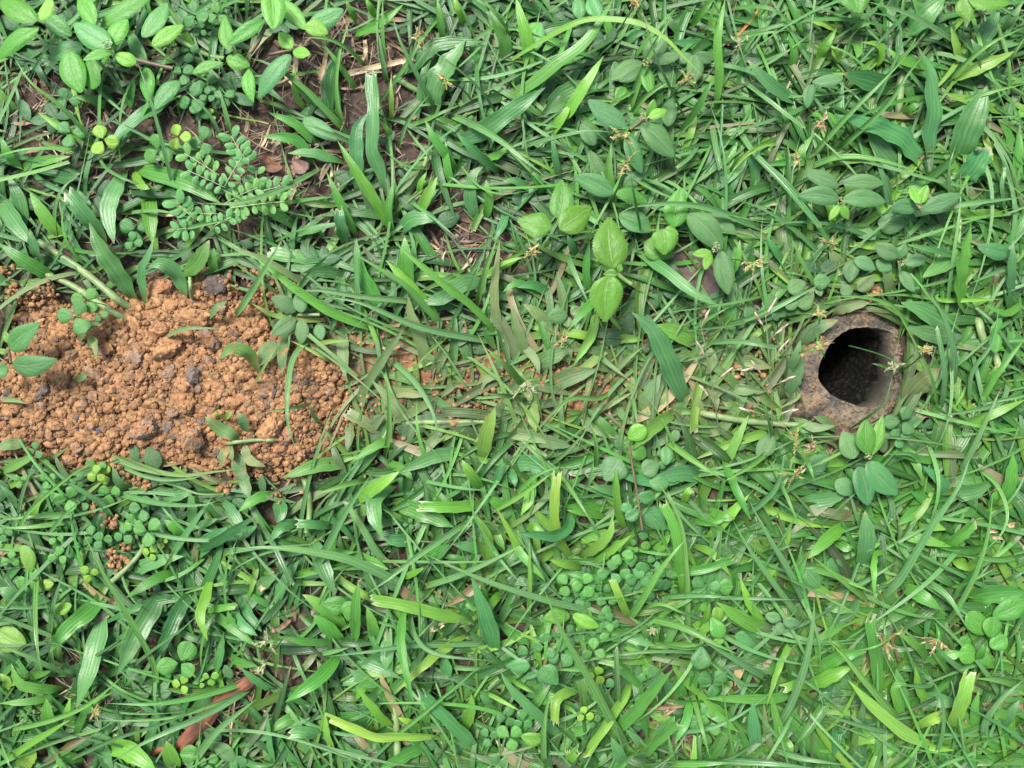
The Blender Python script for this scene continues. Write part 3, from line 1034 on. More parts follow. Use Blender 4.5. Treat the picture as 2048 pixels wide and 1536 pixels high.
b0 60 10 200,60 270,140 280,220
b1 80 8 60,460 130,600 200,720
b2 60 14 240,420 320,700 130,380
b0 110 10 30,1540 50,1250 0,1050
b2 70 15 220,1060 120,1110 70,1230
b1 60 9 1330,620 1450,700 1510,560
b2 80 9 1350,780 1450,690 1520,600
b2 50 12 1700,1060 1800,860 1900,700
b1 80 9 480,1480 300,1410 130,1300
b2 60 14 1750,1400 1800,1270 1840,1140
b2 110 11 1620,1480 1750,1350 2060,1180
s1 34 13 1500,1180 1620,1300 1640,1400
T M
b0 92 20 720,1350 450,1100 250,900 165,770
b1 46 18 170,780 250,830 440,940
s1 78 42 1230,1440 1050,1150 880,830 650,430 510,100
b1 112 24 960,1350 1200,1130 1400,900 1545,745
b3 92 20 1235,790 1120,1020 840,1440 c
s4 52 26 1100,1140 1100,900 1085,580 c
b3 86 16 840,910 700,930 610,1000 600,1180 c
s1 52 24 510,1560 510,1200 565,910
s2 52 16 10,910 150,980 320,1080
b0 132 18 145,640 60,400 -10,100
b1 82 15 1280,1490 1400,1340 1600,1170 c
n6 42 5 1130,1050 1350,1020 1640,1050
s1 42 22 1690,920 1760,1150 1840,1460
b1 92 15 1730,890 1850,1080 2070,1250
b1 72 15 1690,930 1650,1150 1560,1340
b0 92 12 1190,1560 1100,1400 1050,1290
b2 82 10 700,1536 740,1440 790,1380 c
b3 60 9 720,1480 700,1400 c
b1 80 7 670,1230 800,1240 900,1180
s2 46 20 640,1010 720,1060 790,1130
s0 80 10 1330,1410 1250,1300 1150,1210
b0 100 8 1040,390 1200,480 1400,560
s1 66 14 1380,580 1300,400 1200,330
b1 60 10 1120,560 1300,550 1500,550 1850,550
b2 40 12 1430,600 1410,500 1440,410
s4 44 12 1020,640 1100,540 1130,480
b0 120 7 1540,1000 1460,860 1360,700
b1 80 8 1650,1000 1600,900 1580,800
s1 60 18 1480,1500 1700,1500 2060,1490
s0 50 16 1760,1540 1750,1400 1745,1270 c
s1 42 16 1560,1540 1530,1400 1500,1240
b1 60 8 1730,970 1900,980 2060,970
b0 120 7 1350,1350 1450,1280 1560,1120
b1 70 7 780,1060 900,1000 940,880
b0 60 7 560,940 430,950 360,960
b1 90 7 400,1000 520,980 640,960
b0 70 7 120,1060 60,1000 0,950
T N
s0 52 36 1090,990 1250,830 1450,500 1620,250 1715,20
s1 52 32 1500,1180 1680,900 1800,600 1850,270
s0 42 28 650,1130 450,860 280,620 185,450
s0 52 30 690,1080 550,800 400,540 275,300
s2 42 26 1080,990 900,850 690,680
s4 22 42 400,760 700,900 950,1040 1110,1170
b0 122 18 1000,790 1040,600 1030,390
b2 82 20 930,450 800,560 665,695
b1 92 18 1240,860 1380,930 1515,1020
b1 112 15 1500,700 1600,580 1730,475 c
s0 46 20 1350,800 1550,930 1690,1150
s1 26 24 1700,80 1870,220 1940,400 1900,540 1790,650
b2 92 18 460,1165 280,1100 80,975
b2 58 14 430,1160 300,1000 230,820
b2 72 16 -10,620 140,440 290,285
s0 50 26 220,450 450,250 520,0
b1 60 16 0,370 130,430 200,440
b1 60 20 100,0 180,200 300,450
s1 34 24 400,20 550,350 620,520
b2 60 10 390,700 500,620 560,460
s4 42 18 340,680 450,640 580,600
s0 44 15 1220,540 1110,490 1000,485
s0 50 18 1210,560 1300,680 1380,760
b2 45 22 1240,690 1100,670 1090,940
s0 46 18 780,920 1000,850 1240,710
s1 44 20 590,740 800,790 1100,920
s2 30 18 1510,870 1650,860 1880,750
b1 60 10 1260,370 1100,370 1340,260
b1 52 14 1560,60 1400,60 1200,10
b0 80 12 1500,370 1530,230 1400,100
b1 70 9 1480,390 1380,290 1320,270
b1 80 9 1480,400 1350,400 1240,480
b2 76 10 1330,500 1440,480 1550,510
s1 44 20 2060,660 1900,700 1650,680
b1 130 14 1640,960 1850,920 2070,910
s0 50 14 1880,860 1960,820 2060,770
b0 110 9 1530,250 1700,270 1860,200
b1 100 14 1850,380 1950,250 1980,20
b1 60 14 1830,400 1850,330 1880,250
b2 80 12 1570,680 1700,740 1800,640
b2 70 12 1200,540 1350,560 1580,620
s0 50 12 1190,540 1200,350 1140,240
b0 100 8 580,340 780,320 920,280
b4 110 8 700,1060 900,1050 1010,930
b1 60 12 950,560 1020,620 1130,600
b1 60 9 740,950 800,1000 940,1040
s0 36 16 0,940 300,945 600,960
b1 80 7 340,940 400,800 480,720
b1 60 9 520,1000 600,800 660,680
b1 70 9 830,560 900,620 960,620
T O
s0 52 36 440,1180 560,970 650,720 700,450 705,300
b3 82 24 1560,1290 1300,1180 1080,1000 920,830
b3 92 26 1560,1175 1640,1000 1700,800 c
b3 82 18 1310,1190 1400,1110 1525,1055 c
s0 42 24 1300,1185 1000,1120 740,1035
s0 26 30 1440,1420 1530,1150 1500,900 1345,730
b1 86 18 1130,1010 1100,700 1060,440 c
b2 92 20 620,900 780,820 950,745
b1 92 16 670,830 850,690 1040,650
s1 52 26 1300,1150 1050,860 900,680 780,565
s0 42 24 1700,810 1560,700 1450,590
b1 70 15 1380,745 1500,690 1690,655
s0 52 20 380,1240 600,1320 900,1375
s0 52 20 -10,1340 400,1360 720,1400
b0 82 14 350,1350 320,1150 310,970
b1 92 14 250,1200 120,1060 -10,950
b2 62 15 710,870 600,860 500,890 c
s0 50 24 450,850 200,700 -10,580
s0 30 16 430,850 250,850 90,700
b1 60 14 640,890 450,950 0,950
b1 60 10 940,410 800,530 700,580
b1 60 14 1290,1130 1220,880 1310,860
b4 80 9 800,1330 850,1160 830,1330
b0 85 8 470,900 560,860 640,840
b0 100 7 450,760 600,690 640,690
b1 60 10 620,1400 500,1200 420,900
b2 90 9 460,1180 540,1280 530,1330
b1 60 12 1440,760 1400,650 1250,530
s4 40 14 1340,740 1450,860 1200,860
b2 60 13 1470,1000 1380,900 1350,740
b0 110 9 1280,1120 1250,900 1230,760
b2 100 9 890,1230 1050,1190 1220,1190
b2 100 9 1020,1290 1150,1270 1250,1280
b1 60 10 1780,1250 1730,1050 1760,900
s0 56 18 1820,1300 1790,1120 1900,950 2060,820
s1 60 22 2060,880 1900,830 1740,820
b0 90 10 1330,950 1500,960 1640,1000
b2 60 12 1310,1190 1450,1260 1600,1280
b0 60 12 1890,1180 1950,1060 2020,960
b1 70 12 2060,1100 1900,1050 1850,1100
b1 60 12 1900,1300 1950,1160 2060,1250
b0 60 9 1560,560 1450,420 1400,640
b1 60 18 1750,760 1770,660 1790,600
s1 46 15 1590,820 1500,700 1450,640
s2 50 16 930,690 880,620 810,580
s0 50 14 980,1140 1020,1000 1000,950
b1 40 14 1530,450 1600,300 1790,60
b2 45 13 640,480 500,700 400,1000
T P
b1 62 14 800,410 850,250 870,0
n5 60 9 1200,1370 1170,1000 1120,700 1070,200
b0 120 8 1110,600 950,640 800,560
b1 110 9 1040,960 870,960 680,970
b2 84 20 1190,1050 1060,950 850,690
b3 90 20 1620,1120 1350,1090 1000,1090 800,1010 620,940 c
b1 110 13 1490,1110 1250,1240 1020,1360
b3 62 15 700,1270 620,1090 600,900
b0 110 13 620,1130 480,1060 330,1060 c
b0 90 11 700,1100 790,1200 920,1260 c
b0 130 18 1850,1220 1650,1020 1370,740 c
b2 90 12 1700,1090 1760,900 1770,750
b0 85 10 1520,680 1580,560 1570,460
b1 90 8 450,930 300,960 150,1060
b0 70 9 1150,540 1290,560 1400,380
s1 40 26 940,1320 1150,1100 1420,880 1900,480
b0 60 11 210,1400 160,1150 140,900
b1 100 8 1100,720 920,690 850,800
b2 60 12 1410,1060 1300,990 1180,940
b1 90 9 1390,1060 1400,900 1370,800
'''
# ---- leafy plants.  plant|label|category|group  then leaves: colour width height base tip shape
PLANTS = '''
T A
P broad_leaf_weed|large smooth weed with long oblong pale leaves filling the top left corner|weed
1 120 30 250,175 -20,380 oval
1 150 34 235,140 0,0 oval
2 90 36 260,130 330,-20 oval
1 120 26 610,160 500,-30 oval
0 120 20 290,110 460,230 oval
P broad_leaf_weed|oblong-leaved weed with a pale green flower head, right of the corner weed|weed
0 160 30 715,300 470,150 oval
1 125 28 715,290 815,120 oval
1 130 20 650,165 960,-20 oval
1 72 30 730,325 530,385 oval
2 105 28 740,350 870,400 round
1 170 20 440,330 520,595 oval
1 160 18 590,360 590,570 round
0 120 18 530,290 305,375 oval
0 90 16 940,400 825,190 oval
n7 26 20 740,330 900,390 1110,440
k8 60 30 690,290
P broad_leaf_weed|small oblong-leaved weed between the flowering weed and the cloverlets, near top left|weed
0 125 24 915,240 1070,15 oval
2 100 26 975,290 1175,160 oval
1 100 16 940,430 945,650 oval
0 115 14 1150,520 990,700 oval
1 72 18 1230,470 1430,400 lance
P broad_leaf_weed|hairy-stemmed weed with a long leaf hanging from the top edge left of centre|weed
1 155 34 1740,-60 1750,190 oval
1 95 24 1690,130 1455,285 oval
1 110 22 1800,10 1960,190 oval
0 125 26 1860,350 1650,630 oval
1 92 18 1590,440 1620,655 lance
2 90 28 1870,310 1785,205 oval
2 80 28 1875,330 1985,350 oval
2 110 26 1950,165 2100,215 oval
0 120 18 1980,160 2200,60 oval
1 100 20 1470,330 1440,100 lance
1 110 16 1450,370 1600,420 oval
n7 26 22 1700,160 1650,270 1600,340
n7 20 14 1870,320 1720,350
P broad_leaf_weed|two dull oval leaves lying on the bare litter beneath the feathery seedling grass|weed
9 110 10 1940,760 2160,900 oval
T B
P broad_leaf_weed|two stacked oval green leaves between grass blades at the top, left of centre line|weed
0 110 12 1790,340 1860,140 oval
1 90 10 1850,150 1760,240 oval
T A
P feathery_seedling|delicate feathery plant with paired tiny round bright leaflets on bare litter|seedling
q 20 1590,1050 1480,870 5 90
q 20 1400,1120 1180,980 4 80
q 22 1440,1200 1200,1090 5 75
q 18 1380,1130 1270,1000 3 70
q 24 1440,1190 1550,1010 4 80
q 20 1440,1300 1650,1200 5 80
q 18 1650,1230 1640,1090 3 75
q 20 1650,1230 1830,1190 4 80
q 22 1480,1330 1820,1290 6 80
q 20 1240,1400 1130,1290 4 95
q 18 1250,1460 1130,1470 3 85
q 16 1350,1460 1480,1390 3 75
q 18 1400,1370 1280,1370 3 70
q 16 1460,1370 1560,1350 3 75
T C
P spurge_plant|dusty opposite-leaved weed with tiny green flower tufts, just right of top centre|weed
9 85 16 1090,390 1290,350 oval
9 125 16 1050,370 1200,225 oval
9 115 12 1040,400 835,510 oval
1 90 18 1065,430 1095,605 oval
9 80 14 1030,430 890,520 oval
9 115 10 1160,390 1240,580 oval
k5 60 20 1070,400
P spurge_plant|cluster of small greyish oval leaves beside the dusty flower-tufted weed near top centre|weed
9 110 13 1370,350 1365,535 oval
9 80 12 1380,350 1480,400 oval
9 90 11 1340,400 1290,340 oval
9 95 9 900,530 860,390 oval
1 80 12 930,560 870,650 oval
P spurge_plant|bold four-leaved dusty weed with a bud cluster, above the lime green plant|weed
9 135 24 930,805 690,640 oval
9 165 24 1035,790 1245,1005 oval
2 62 26 1075,740 1115,635 oval
2 72 26 1080,755 1195,705 oval
9 105 14 1200,810 1225,630 oval
0 115 16 940,860 1035,1110 oval
n7 22 20 960,830 1050,760
k5 60 28 1045,750
P spurge_plant|dull oval leaves half hidden left of the bold dusty weed, above the lime plant|weed
9 105 12 735,930 645,790 oval
9 95 10 800,1150 700,960 oval
9 90 10 920,1190 1050,1090 oval
P spurge_plant|pair of reddish-tinged opposite leaves directly above the lime green plant|weed
9 130 20 850,1240 605,1130 oval
1 100 20 865,1235 1075,1295 oval
P nettle_seedling|bright lime green toothed-leaf seedling standing just right of centre, its topmost leaves paired|seedling
2 175 34 460,1455 240,1410 serrate
2 180 34 510,1470 710,1320 serrate
1 155 26 500,1400 520,1150 serrate
2 235 40 855,1720 830,1390 serrate
2 215 40 830,1760 800,2060 serrate
2 62 42 880,1750 790,1755 serrate
2 40 44 890,1740 900,1690 serrate
n2 26 34 870,1690 890,1760 970,1820
P nettle_seedling|soft lime toothed leaves right of the lime seedling, under the dusty weed|seedling
1 155 18 1240,1455 1290,1200 serrate
2 175 24 1170,1465 1180,1630 serrate
2 90 22 1180,1470 1270,1500 serrate
1 160 14 1050,1560 1240,1640 serrate
P spurge_plant|large grey-green hairy leaf touching the purple-brown dead leaf|weed
9 165 18 1330,1365 1550,1600 oval
0 150 12 890,1375 1100,1480 oval
9 100 10 1490,1360 1640,1500 oval
P broad_leaf_weed|oval leaves at the top edge just right of centre|weed
0 95 14 640,120 620,-20 oval
0 110 16 760,110 700,-20 oval
T D
P nettle_seedling|light green rounded leaves cut by the top edge, right of centre|seedling
1 190 24 960,-60 1000,85 serrate
P nettle_seedling|bright lime leaf pair hanging from the top edge near the right corner|seedling
2 120 26 1650,-10 1700,135 serrate
2 130 26 1690,0 1960,20 serrate
P spurge_plant|neat dusty weed with six opposite oval leaves and lime heart, upper right|weed
9 120 22 865,1280 605,1250 oval
9 110 18 860,1195 635,1095 oval
9 105 18 890,1175 1155,1175 oval
9 120 22 890,1275 1165,1290 oval
2 56 24 880,1310 925,1405 oval
2 52 24 870,1310 800,1410 oval
k5 46 24 875,1290
P spurge_plant|small dusty weed with two upright lime leaves beside the six-leaved one|weed
9 100 20 1365,1335 1195,1325 oval
2 70 24 1375,1305 1320,1190 oval
2 72 24 1390,1300 1430,1185 oval
9 115 20 1385,1345 1650,1245 oval
9 130 10 1110,1420 1290,1440 oval
9 110 9 940,1440 1100,1530 oval
k5 46 24 1382,1315
P spurge_plant|two small dark dusty leaves meeting at a node, upper right|weed
9 84 18 890,500 690,525 oval
9 80 16 690,540 660,690 oval
T E
P spurge_plant|young toothed plant with two big leaves growing at the left end of the soil heap|weed
0 150 26 60,695 250,530 serrate
0 140 26 80,800 365,765 serrate
2 50 28 60,660 30,580 serrate
0 100 22 50,810 -60,870 serrate
2 40 26 50,720 -20,700 serrate
n7 18 20 70,790 55,700
P spurge_plant|dusty opposite-leaved weed at the upper right edge of the soil heap|weed
9 105 16 1890,460 1735,365 oval
9 92 16 1930,465 1915,325 oval
9 105 14 1890,500 1740,610 oval
9 95 14 1930,510 1930,665 oval
9 80 10 2030,540 2060,640 oval
9 110 10 1760,650 1660,800 oval
n5 22 13 1900,480 2048,478
T G
P round_leaf_sprig|woody brown twig with small rounded leaves running down below centre right|sprig
2 128 22 950,1270 1060,1200 round
1 110 18 960,1330 1060,1390 round
0 95 12 1190,1440 1190,1320 round
9 66 10 1250,1290 1250,1215 round
P nettle_seedling|grey-green crinkled toothed leaves beside the woody twig below centre|seedling
9 175 16 900,1400 800,1540 serrate
9 120 15 1040,1490 1150,1430 serrate
P spurge_plant|small oval leaf pair in the soil-dusted grass left of the lime seedling|weed
9 110 14 560,480 430,500 oval
5 80 14 580,470 650,440 oval
5 70 12 560,490 560,560 oval
P spurge_plant|hairy oval leaf with a flower cluster above the purple-brown dead leaf|weed
9 130 20 1540,70 1590,350 oval
2 62 22 1480,80 1360,90 oval
2 62 22 1480,90 1440,190 oval
k5 60 24 1510,50
P spurge_plant|small dusty leaves on a thin pink stem left of the burrow rim|weed
9 85 10 1900,380 1830,400 oval
9 75 10 1920,470 1870,500 oval
9 90 12 1740,540 1700,430 oval
9 80 12 1960,440 2040,370 oval
T H
P spurge_plant|dusty oval-leaved weed spreading above and left of the burrow mouth|weed
9 115 13 540,330 650,270 oval
9 100 13 700,270 810,260 oval
9 100 13 960,130 930,270 oval
9 90 14 960,120 1095,190 oval
9 95 11 870,330 955,320 oval
9 105 11 600,420 700,370 oval
9 80 11 470,460 370,400 oval
5 95 13 980,320 1090,230 oval
5 60 10 720,290 750,360 oval
P spurge_plant|dusty weed with five oval leaves higher above the burrow mouth|weed
9 105 16 1240,110 1090,30 oval
9 82 16 1280,150 1430,120 oval
9 85 15 1260,200 1345,330 oval
9 70 15 1250,120 1290,20 oval
9 90 12 1200,190 1100,130 oval
k5 50 18 1265,140
P spurge_plant|young plant with a lime folded leaf touching the lower rim of the burrow|weed
9 145 18 960,1400 895,1225 oval
1 135 22 1050,1370 1035,1150 oval
2 85 22 1080,1375 1145,1120 lance
0 165 22 990,1450 1050,1700 oval
0 160 22 1040,1420 1240,1630 oval
9 120 12 840,1540 950,1630 oval
k5 46 24 1050,1385
P broad_leaf_weed|dull rounded leaves in the sedge below left of the burrow|weed
9 120 10 440,1250 340,1390 oval
9 130 9 640,1480 800,1380 oval
9 120 9 380,1500 560,1480 oval
9 105 8 250,1250 180,1350 oval
P broad_leaf_weed|lance-shaped green leaf at the right edge above the runner grass|weed
0 110 14 1960,90 1750,40 oval
1 80 16 1900,500 1840,610 round
1 90 15 1880,600 1860,720 round
T J
P broad_leaf_weed|dark dusty creeping leaves under the grass at lower left|weed
9 100 8 870,930 1020,960 oval
9 105 8 1020,990 1195,955 oval
9 110 8 1100,660 1030,850 oval
9 90 9 1240,920 1360,840 oval
9 90 9 1260,940 1370,930 oval
9 80 9 1850,820 1800,710 oval
P broad_leaf_weed|grey leaves by the lower end of the orange bark strip|weed
9 130 9 1880,1480 1690,1330 oval
1 130 10 1440,1420 1610,1430 oval
0 110 9 1960,1536 1900,1440 oval
P wilted_leaf|pale yellow wilted leaf near the left edge below the soil heap|dead leaf
3 200 10 -20,440 210,560 oval
T I
P wilted_leaf|torn pale yellow leaf between grass blades at the left edge|dead leaf
3 120 12 190,680 250,900 oval
T J
P wilted_leaf|shredded pale yellow leaf scrap left of the broad grass fan|dead leaf
3 90 12 310,90 430,60 oval
3 100 12 430,280 575,230 oval
T K
P nettle_seedling|light green rounded toothed leaves among grass at the lower middle, left side|seedling
1 125 14 690,930 515,915 serrate
1 90 16 700,900 690,1030 serrate
T L
P round_leaf_sprig|small round bluish leaves up a thin woody brown twig right of the yellow grass|sprig
0 125 22 1265,290 1395,290 round
0 112 20 1270,400 1165,470 round
0 88 18 1220,370 1120,390 round
0 150 15 1350,180 1510,190 round
0 72 16 1270,600 1345,605 round
1 80 15 1285,690 1365,680 round
0 60 14 1250,650 1200,670 round
1 46 14 1230,700 1260,730 round
1 36 20 1230,350 1260,350 round
n7 20 20 1190,-120 1250,230 1290,500 1300,560
P nettle_seedling|dark green scalloped leaf right of the woody twig|seedling
0 185 12 1300,390 1480,560 serrate
T M
P nettle_seedling|small scalloped grey-green leaf pair at lower centre beside the cloverlets|seedling
0 125 22 400,715 215,720 serrate
0 185 22 490,725 620,870 serrate
2 30 22 430,700 460,680 serrate
0 60 14 480,770 340,830 lance
P nettle_seedling|single upright grey-green scalloped leaf right of lower centre|seedling
0 160 20 1750,745 1775,565 serrate
P nettle_seedling|small pale scalloped leaf below a red-spotted round leaf, lower right of centre|seedling
1 130 20 1940,490 1850,335 serrate
3 110 18 1900,370 1890,250 round
2 60 18 1950,520 1860,520 serrate
P broad_leaf_weed|yellowish oval leaf pair under the long sedge blade at lower centre|weed
2 135 12 720,320 510,340 oval
2 110 12 740,310 955,410 oval
P broad_leaf_weed|pale oval leaf near the bottom edge beside a grass blade|weed
2 120 16 510,1300 325,1280 oval
P broad_leaf_weed|grey oval leaf tucked beside the long mown blade right of lower centre|weed
9 120 12 1840,-260 2020,-170 oval
T O
P broad_leaf_weed|two small pale opposite leaves on a pinkish stem, lower right|weed
9 75 16 490,440 390,420 oval
9 75 16 505,455 615,470 oval
9 65 12 480,460 490,540 oval
P round_leaf_sprig|light green rounded leaflets cut by the right edge, lower right corner|sprig
1 150 14 1850,430 2060,330 round
1 150 13 1800,540 1690,400 round
1 150 13 1830,560 1860,430 round
1 150 14 1740,700 1640,640 round
1 110 13 1700,560 1650,620 round
1 120 12 1830,620 1940,560 round
1 110 12 1780,650 1830,740 round
0 110 9 880,160 800,60 round
P broad_leaf_weed|dull leaf with a chewed edge in the lower right grass|weed
0 150 10 640,120 740,240 oval
0 150 8 340,620 200,540 oval
P broad_leaf_weed|greyish rounded leaf at the left of the lower right quarter|weed
9 120 10 60,150 180,230 oval
'''
# ---- three-leaved cloverlets: x y leaflet-length rotation colour height
TREFOILS = '''
T A
1245,95 85 100 0 16
1390,95 66 90 1 18
1165,470 72 40 0 16
1280,690 62 200 0 12
1330,610 50 90 4 14
430,640 66 110 4 10
455,850 82 20 0 12
658,895 86 0 3 20
1140,875 76 120 3 20
1010,965 96 90 1 18
1295,905 82 60 0 15
1225,630 88 190 4 13
1435,620 56 40 0 12
1330,540 66 60 4 11
870,1470 94 30 4 10
1210,330 60 20 4 9
1350,740 36 200 3 8
1280,190 44 200 0 10
T E
553,388 84 60 1 26
478,490 104 60 0 24
635,475 50 0 0 20
610,1460 66 20 1 14
650,1500 60 60 3 12
225,1345 52 80 4 9
850,10 60 100 0 10
T I
770,115 66 90 3 18
545,310 96 60 1 16
375,160 64 30 1 14
405,250 72 170 0 12
650,340 70 70 0 12
880,270 84 20 1 12
1060,505 66 100 1 16
1180,565 104 40 1 18
985,600 78 200 0 14
1135,385 92 60 0 14
735,610 72 110 0 12
820,640 70 0 0 11
465,770 72 80 1 13
712,910 68 130 3 16
1200,745 62 60 3 13
30,590 64 20 0 12
80,800 64 80 1 12
160,160 56 30 1 12
620,170 56 70 0 12
800,300 60 200 4 9
230,960 110 70 1 10
1300,660 40 30 3 12
450,620 60 0 1 11
250,560 50 100 4 8
660,690 60 50 4 9
910,900 50 90 4 8
T J
1440,692 140 70 1 16
1380,790 90 200 4 10
1450,870 72 60 3 13
1680,818 60 30 2 12
1600,850 44 60 2 10
1250,260 80 120 4 7
1660,1500 80 40 1 10
1200,420 70 60 4 7
T L
1120,745 92 110 1 15
1045,900 100 70 0 14
705,1000 88 10 1 16
835,1000 96 60 1 15
880,1060 74 200 0 12
1210,870 100 100 0 14
1275,930 110 200 0 14
1400,930 84 60 0 12
1490,940 90 20 0 12
1135,1020 84 120 4 11
1235,1060 104 60 4 11
1350,1010 100 20 4 10
1825,1010 98 80 0 12
1020,1150 78 30 0 12
760,1110 92 70 0 10
860,1120 60 20 0 11
1050,1300 66 100 0 12
1000,1290 60 10 0 10
1045,1390 74 200 1 13
940,1390 60 70 4 9
1410,800 60 50 0 11
980,1050 66 10 4 9
1430,1200 90 20 4 8
1540,1110 80 70 4 8
T M
520,565 96 80 0 14
640,620 104 200 0 14
905,600 92 90 1 15
300,640 90 40 4 9
770,700 80 20 4 8
930,800 76 60 3 12
1000,890 80 30 4 9
1220,760 70 10 4 8
240,1290 98 40 1 14
345,1160 84 90 0 13
215,1130 74 60 0 12
840,1110 62 100 3 14
905,1160 58 20 0 12
150,1500 80 20 0 9
1345,830 90 60 4 8
1860,880 88 30 0 12
1850,1160 106 60 1 14
1700,740 60 10 4 8
440,880 70 100 4 8
700,480 90 50 4 9
820,480 66 90 4 9
860,930 70 10 4 8
70,1290 70 20 0 10
T H
1265,1160 92 190 4 13
1250,1260 60 20 4 12
T K
1080,410 34 70 4 8
T N
70,880 100 0 1 12
0,960 80 40 1 12
1730,1300 60 20 1 12
T O
60,850 90 40 0 12
-10,1090 90 70 0 12
30,1170 80 10 1 11
10,240 84 20 0 12
T G
1180,1400 60 120 0 10
'''
# ---- sedge flower heads: x y size height colour
HEADS = '''
T B
1250,520 150 40 y stalked flower head of yellowish husks right of the mown split blade, upper middle
1085,250 130 44 y small tan flower head high on a dark stem, upper middle
T C
1010,20 130 48 y brown and white flower head cut by the top edge right of centre
910,870 150 46 y tall green and brown flower head above the lime seedling
930,1050 190 44 y broad ragged flower head with yellow husks above the lime seedling
1330,520 150 34 y pale fringed flower head on the dusty weed near top centre
1660,280 170 26 w whitish seed head in the grass left of the top right corner
T D
760,780 150 34 b narrow reddish-brown seed head standing in grass, upper right
610,1020 130 30 y tawny seed head pointing lower left, upper right
T G
300,900 260 38 w big pale green starry flower head over the soil-dusted grass at the centre
330,90 130 34 y small golden flower head above the soil-dusted grass left of centre
520,640 170 26 b reddish-brown husks above the dusty blades at the centre
1750,150 200 30 y golden flower head left of the burrow by the brown dead leaf
T H
720,690 200 28 y straw-coloured flower head resting on the left rim of the burrow
730,480 120 26 y little green flower head above the left rim of the burrow
1235,800 150 40 w white-tipped flower head hanging over the right rim of the burrow
1400,700 130 30 y tawny flower head right of the burrow rim
590,1290 190 38 y golden flower head below left of the burrow
720,1340 190 34 b brown-tipped flower head just right of the golden one below the burrow
580,1500 220 36 y dense yellow-brown flower head under the burrow, lowest of its group
800,20 160 26 y pale golden flower head above the burrow near the dusty leaves
T O
1150,590 300 38 b large tan and green flower head in the lower right grass
1500,570 230 36 b feathery tan flower head right of the large one, lower right
T P
150,320 260 30 w pale yellow-green flower head at the lower left of centre
100,540 150 28 w smaller pale flower head beneath the other at lower left of centre
T J
760,1080 150 26 y golden husks on a dark stem at lower left
T M
1400,430 110 22 w small whitish-green flower head lower centre right
'''
def cubic_n(i): return int(i)
def surf(px, py):
    x, y, _ = W(px, py, 0.008)
    m = mound_z(x, y) if -150 < px < 760 and 520 < py < 980 else -1
    return max(0.0, m)

# ================================================================ setting: the ground
def axis(core, step, far):
    a = list(np.arange(0, core + step * .5, step)); s = step
    while a[-1] < far: s *= 1.35; a.append(a[-1] + s)
    return np.array([-v for v in a[:0:-1]] + a)
gx = axis(0.40, 0.0026, 30.0); gy = axis(0.30, 0.0026, 30.0)
GV = np.array([[x, y, ground_z(x, y) if abs(x) < .9 and abs(y) < .8 else 0.0] for y in gy for x in gx])
GF = grid_faces(len(gy), len(gx))
mid_poly = [((a[0] + b[0]) / 2, (a[1] + b[1]) / 2) for a, b in zip(B_LIP, B_OUT)]
cen = GV[GF].mean(1)
keep = []
for i, c in enumerate(cen):
    px, py = PX(c[0], c[1])
    keep.append(not (1540 < px < 1840 and 580 < py < 890 and in_poly(px, py, mid_poly)))
mb = MB(); mb.add(GV, GF[np.array(keep)])
ground = mb.build('ground', M['ground']); tag(ground, 'dark brown bare soil under the lawn', 'ground', kind='structure')

# ================================================================ the burrow
def closed_spline(P, n):
    P = np.asarray(P, float); k = len(P)
    t = np.linspace(0, k, n, endpoint=False); i = t.astype(int); u = (t - i)[:, None]
    a, b, c, d = P[(i - 1) % k], P[i % k], P[(i + 1) % k], P[(i + 2) % k]
    return 0.5 * (2 * b + (c - a) * u + (2 * a - 5 * b + 4 * c - d) * u ** 2 + (3 * b - a - 3 * c + d) * u ** 3)
NA = 216
lip = closed_spline([W(x, y, z / 1000) for x, y, z in B_LIP], NA)
outr = closed_spline([W(x, y, 0) for x, y in B_OUT], NA)
ctr = W(1708, 735, 0)
bur = empty('animal_burrow', (ctr[0], ctr[1], 0))
tag(bur, 'round dark burrow mouth with a smooth mud lip sunk in the grass', 'burrow')
rings = []; tints = []
for k in np.linspace(0, 1, 16):      # outer skirt up to the lip
    P = outr * (1 - k) + lip * k
    P[:, 2] = -0.0025 * (1 - k) ** 4 + lip[:, 2] * (1 - (1 - k) ** 1.6) + 0.0016 * math.sin(math.pi * min(1, k * 1.1) ** .7)
    rings.append(P); tints.append(0.50 - 0.08 * k)
mb = MB()
def ringmesh(rings, tints, amp):
    P = np.array(rings); n, m, _ = P.shape
    for i in range(n):
        for j in range(m):
            v = Vector(P[i, j]); q = noise.noise(v * 130) * 1.1 + noise.noise(v * 320) * 0.7 + noise.noise(v * 800) * 0.45
            d = P[i, j] - np.array([ctr[0], ctr[1], -0.02]); d /= np.linalg.norm(d)
            P[i, j] += d * q * amp
    V = P.reshape(-1, 3); F = []
    for i in range(n - 1):
        for j in range(m):
            k = (j + 1) % m; F.append((i * m + j, i * m + k, (i + 1) * m + k, (i + 1) * m + j))
    th = np.arctan2(V[:, 1] - ctr[1], V[:, 0] - ctr[0])
    t = np.repeat(np.asarray(tints), m)
    t = t + 0.35 * np.exp(-((th - 1.35) / 0.5) ** 2) + 0.15 * np.cos(th - 3.6)
    T = np.stack([np.clip(t, 0, 1), t * 0 + .5, t * 0], 1)
    return V, np.array(F), T
V, F, T = ringmesh(rings, tints, 0.0010); mb.add(V, F, None, T)
for i in rs.randint(0, len(V) - NA, 420):   # grit stuck to the mud
    r_ = rs.uniform(.0003, .0009); L_ = LUMP[1][rs.randint(14)]
    mb.add((L_[0] @ rotm().T) * r_ + V[i] + np.array([0, 0, r_ * .2]), L_[1], None, (rs.uniform(0.2, 1), .5, 0))
mb.build('rim', M['burrow'], bur)
rings = []; tints = []; deep = []
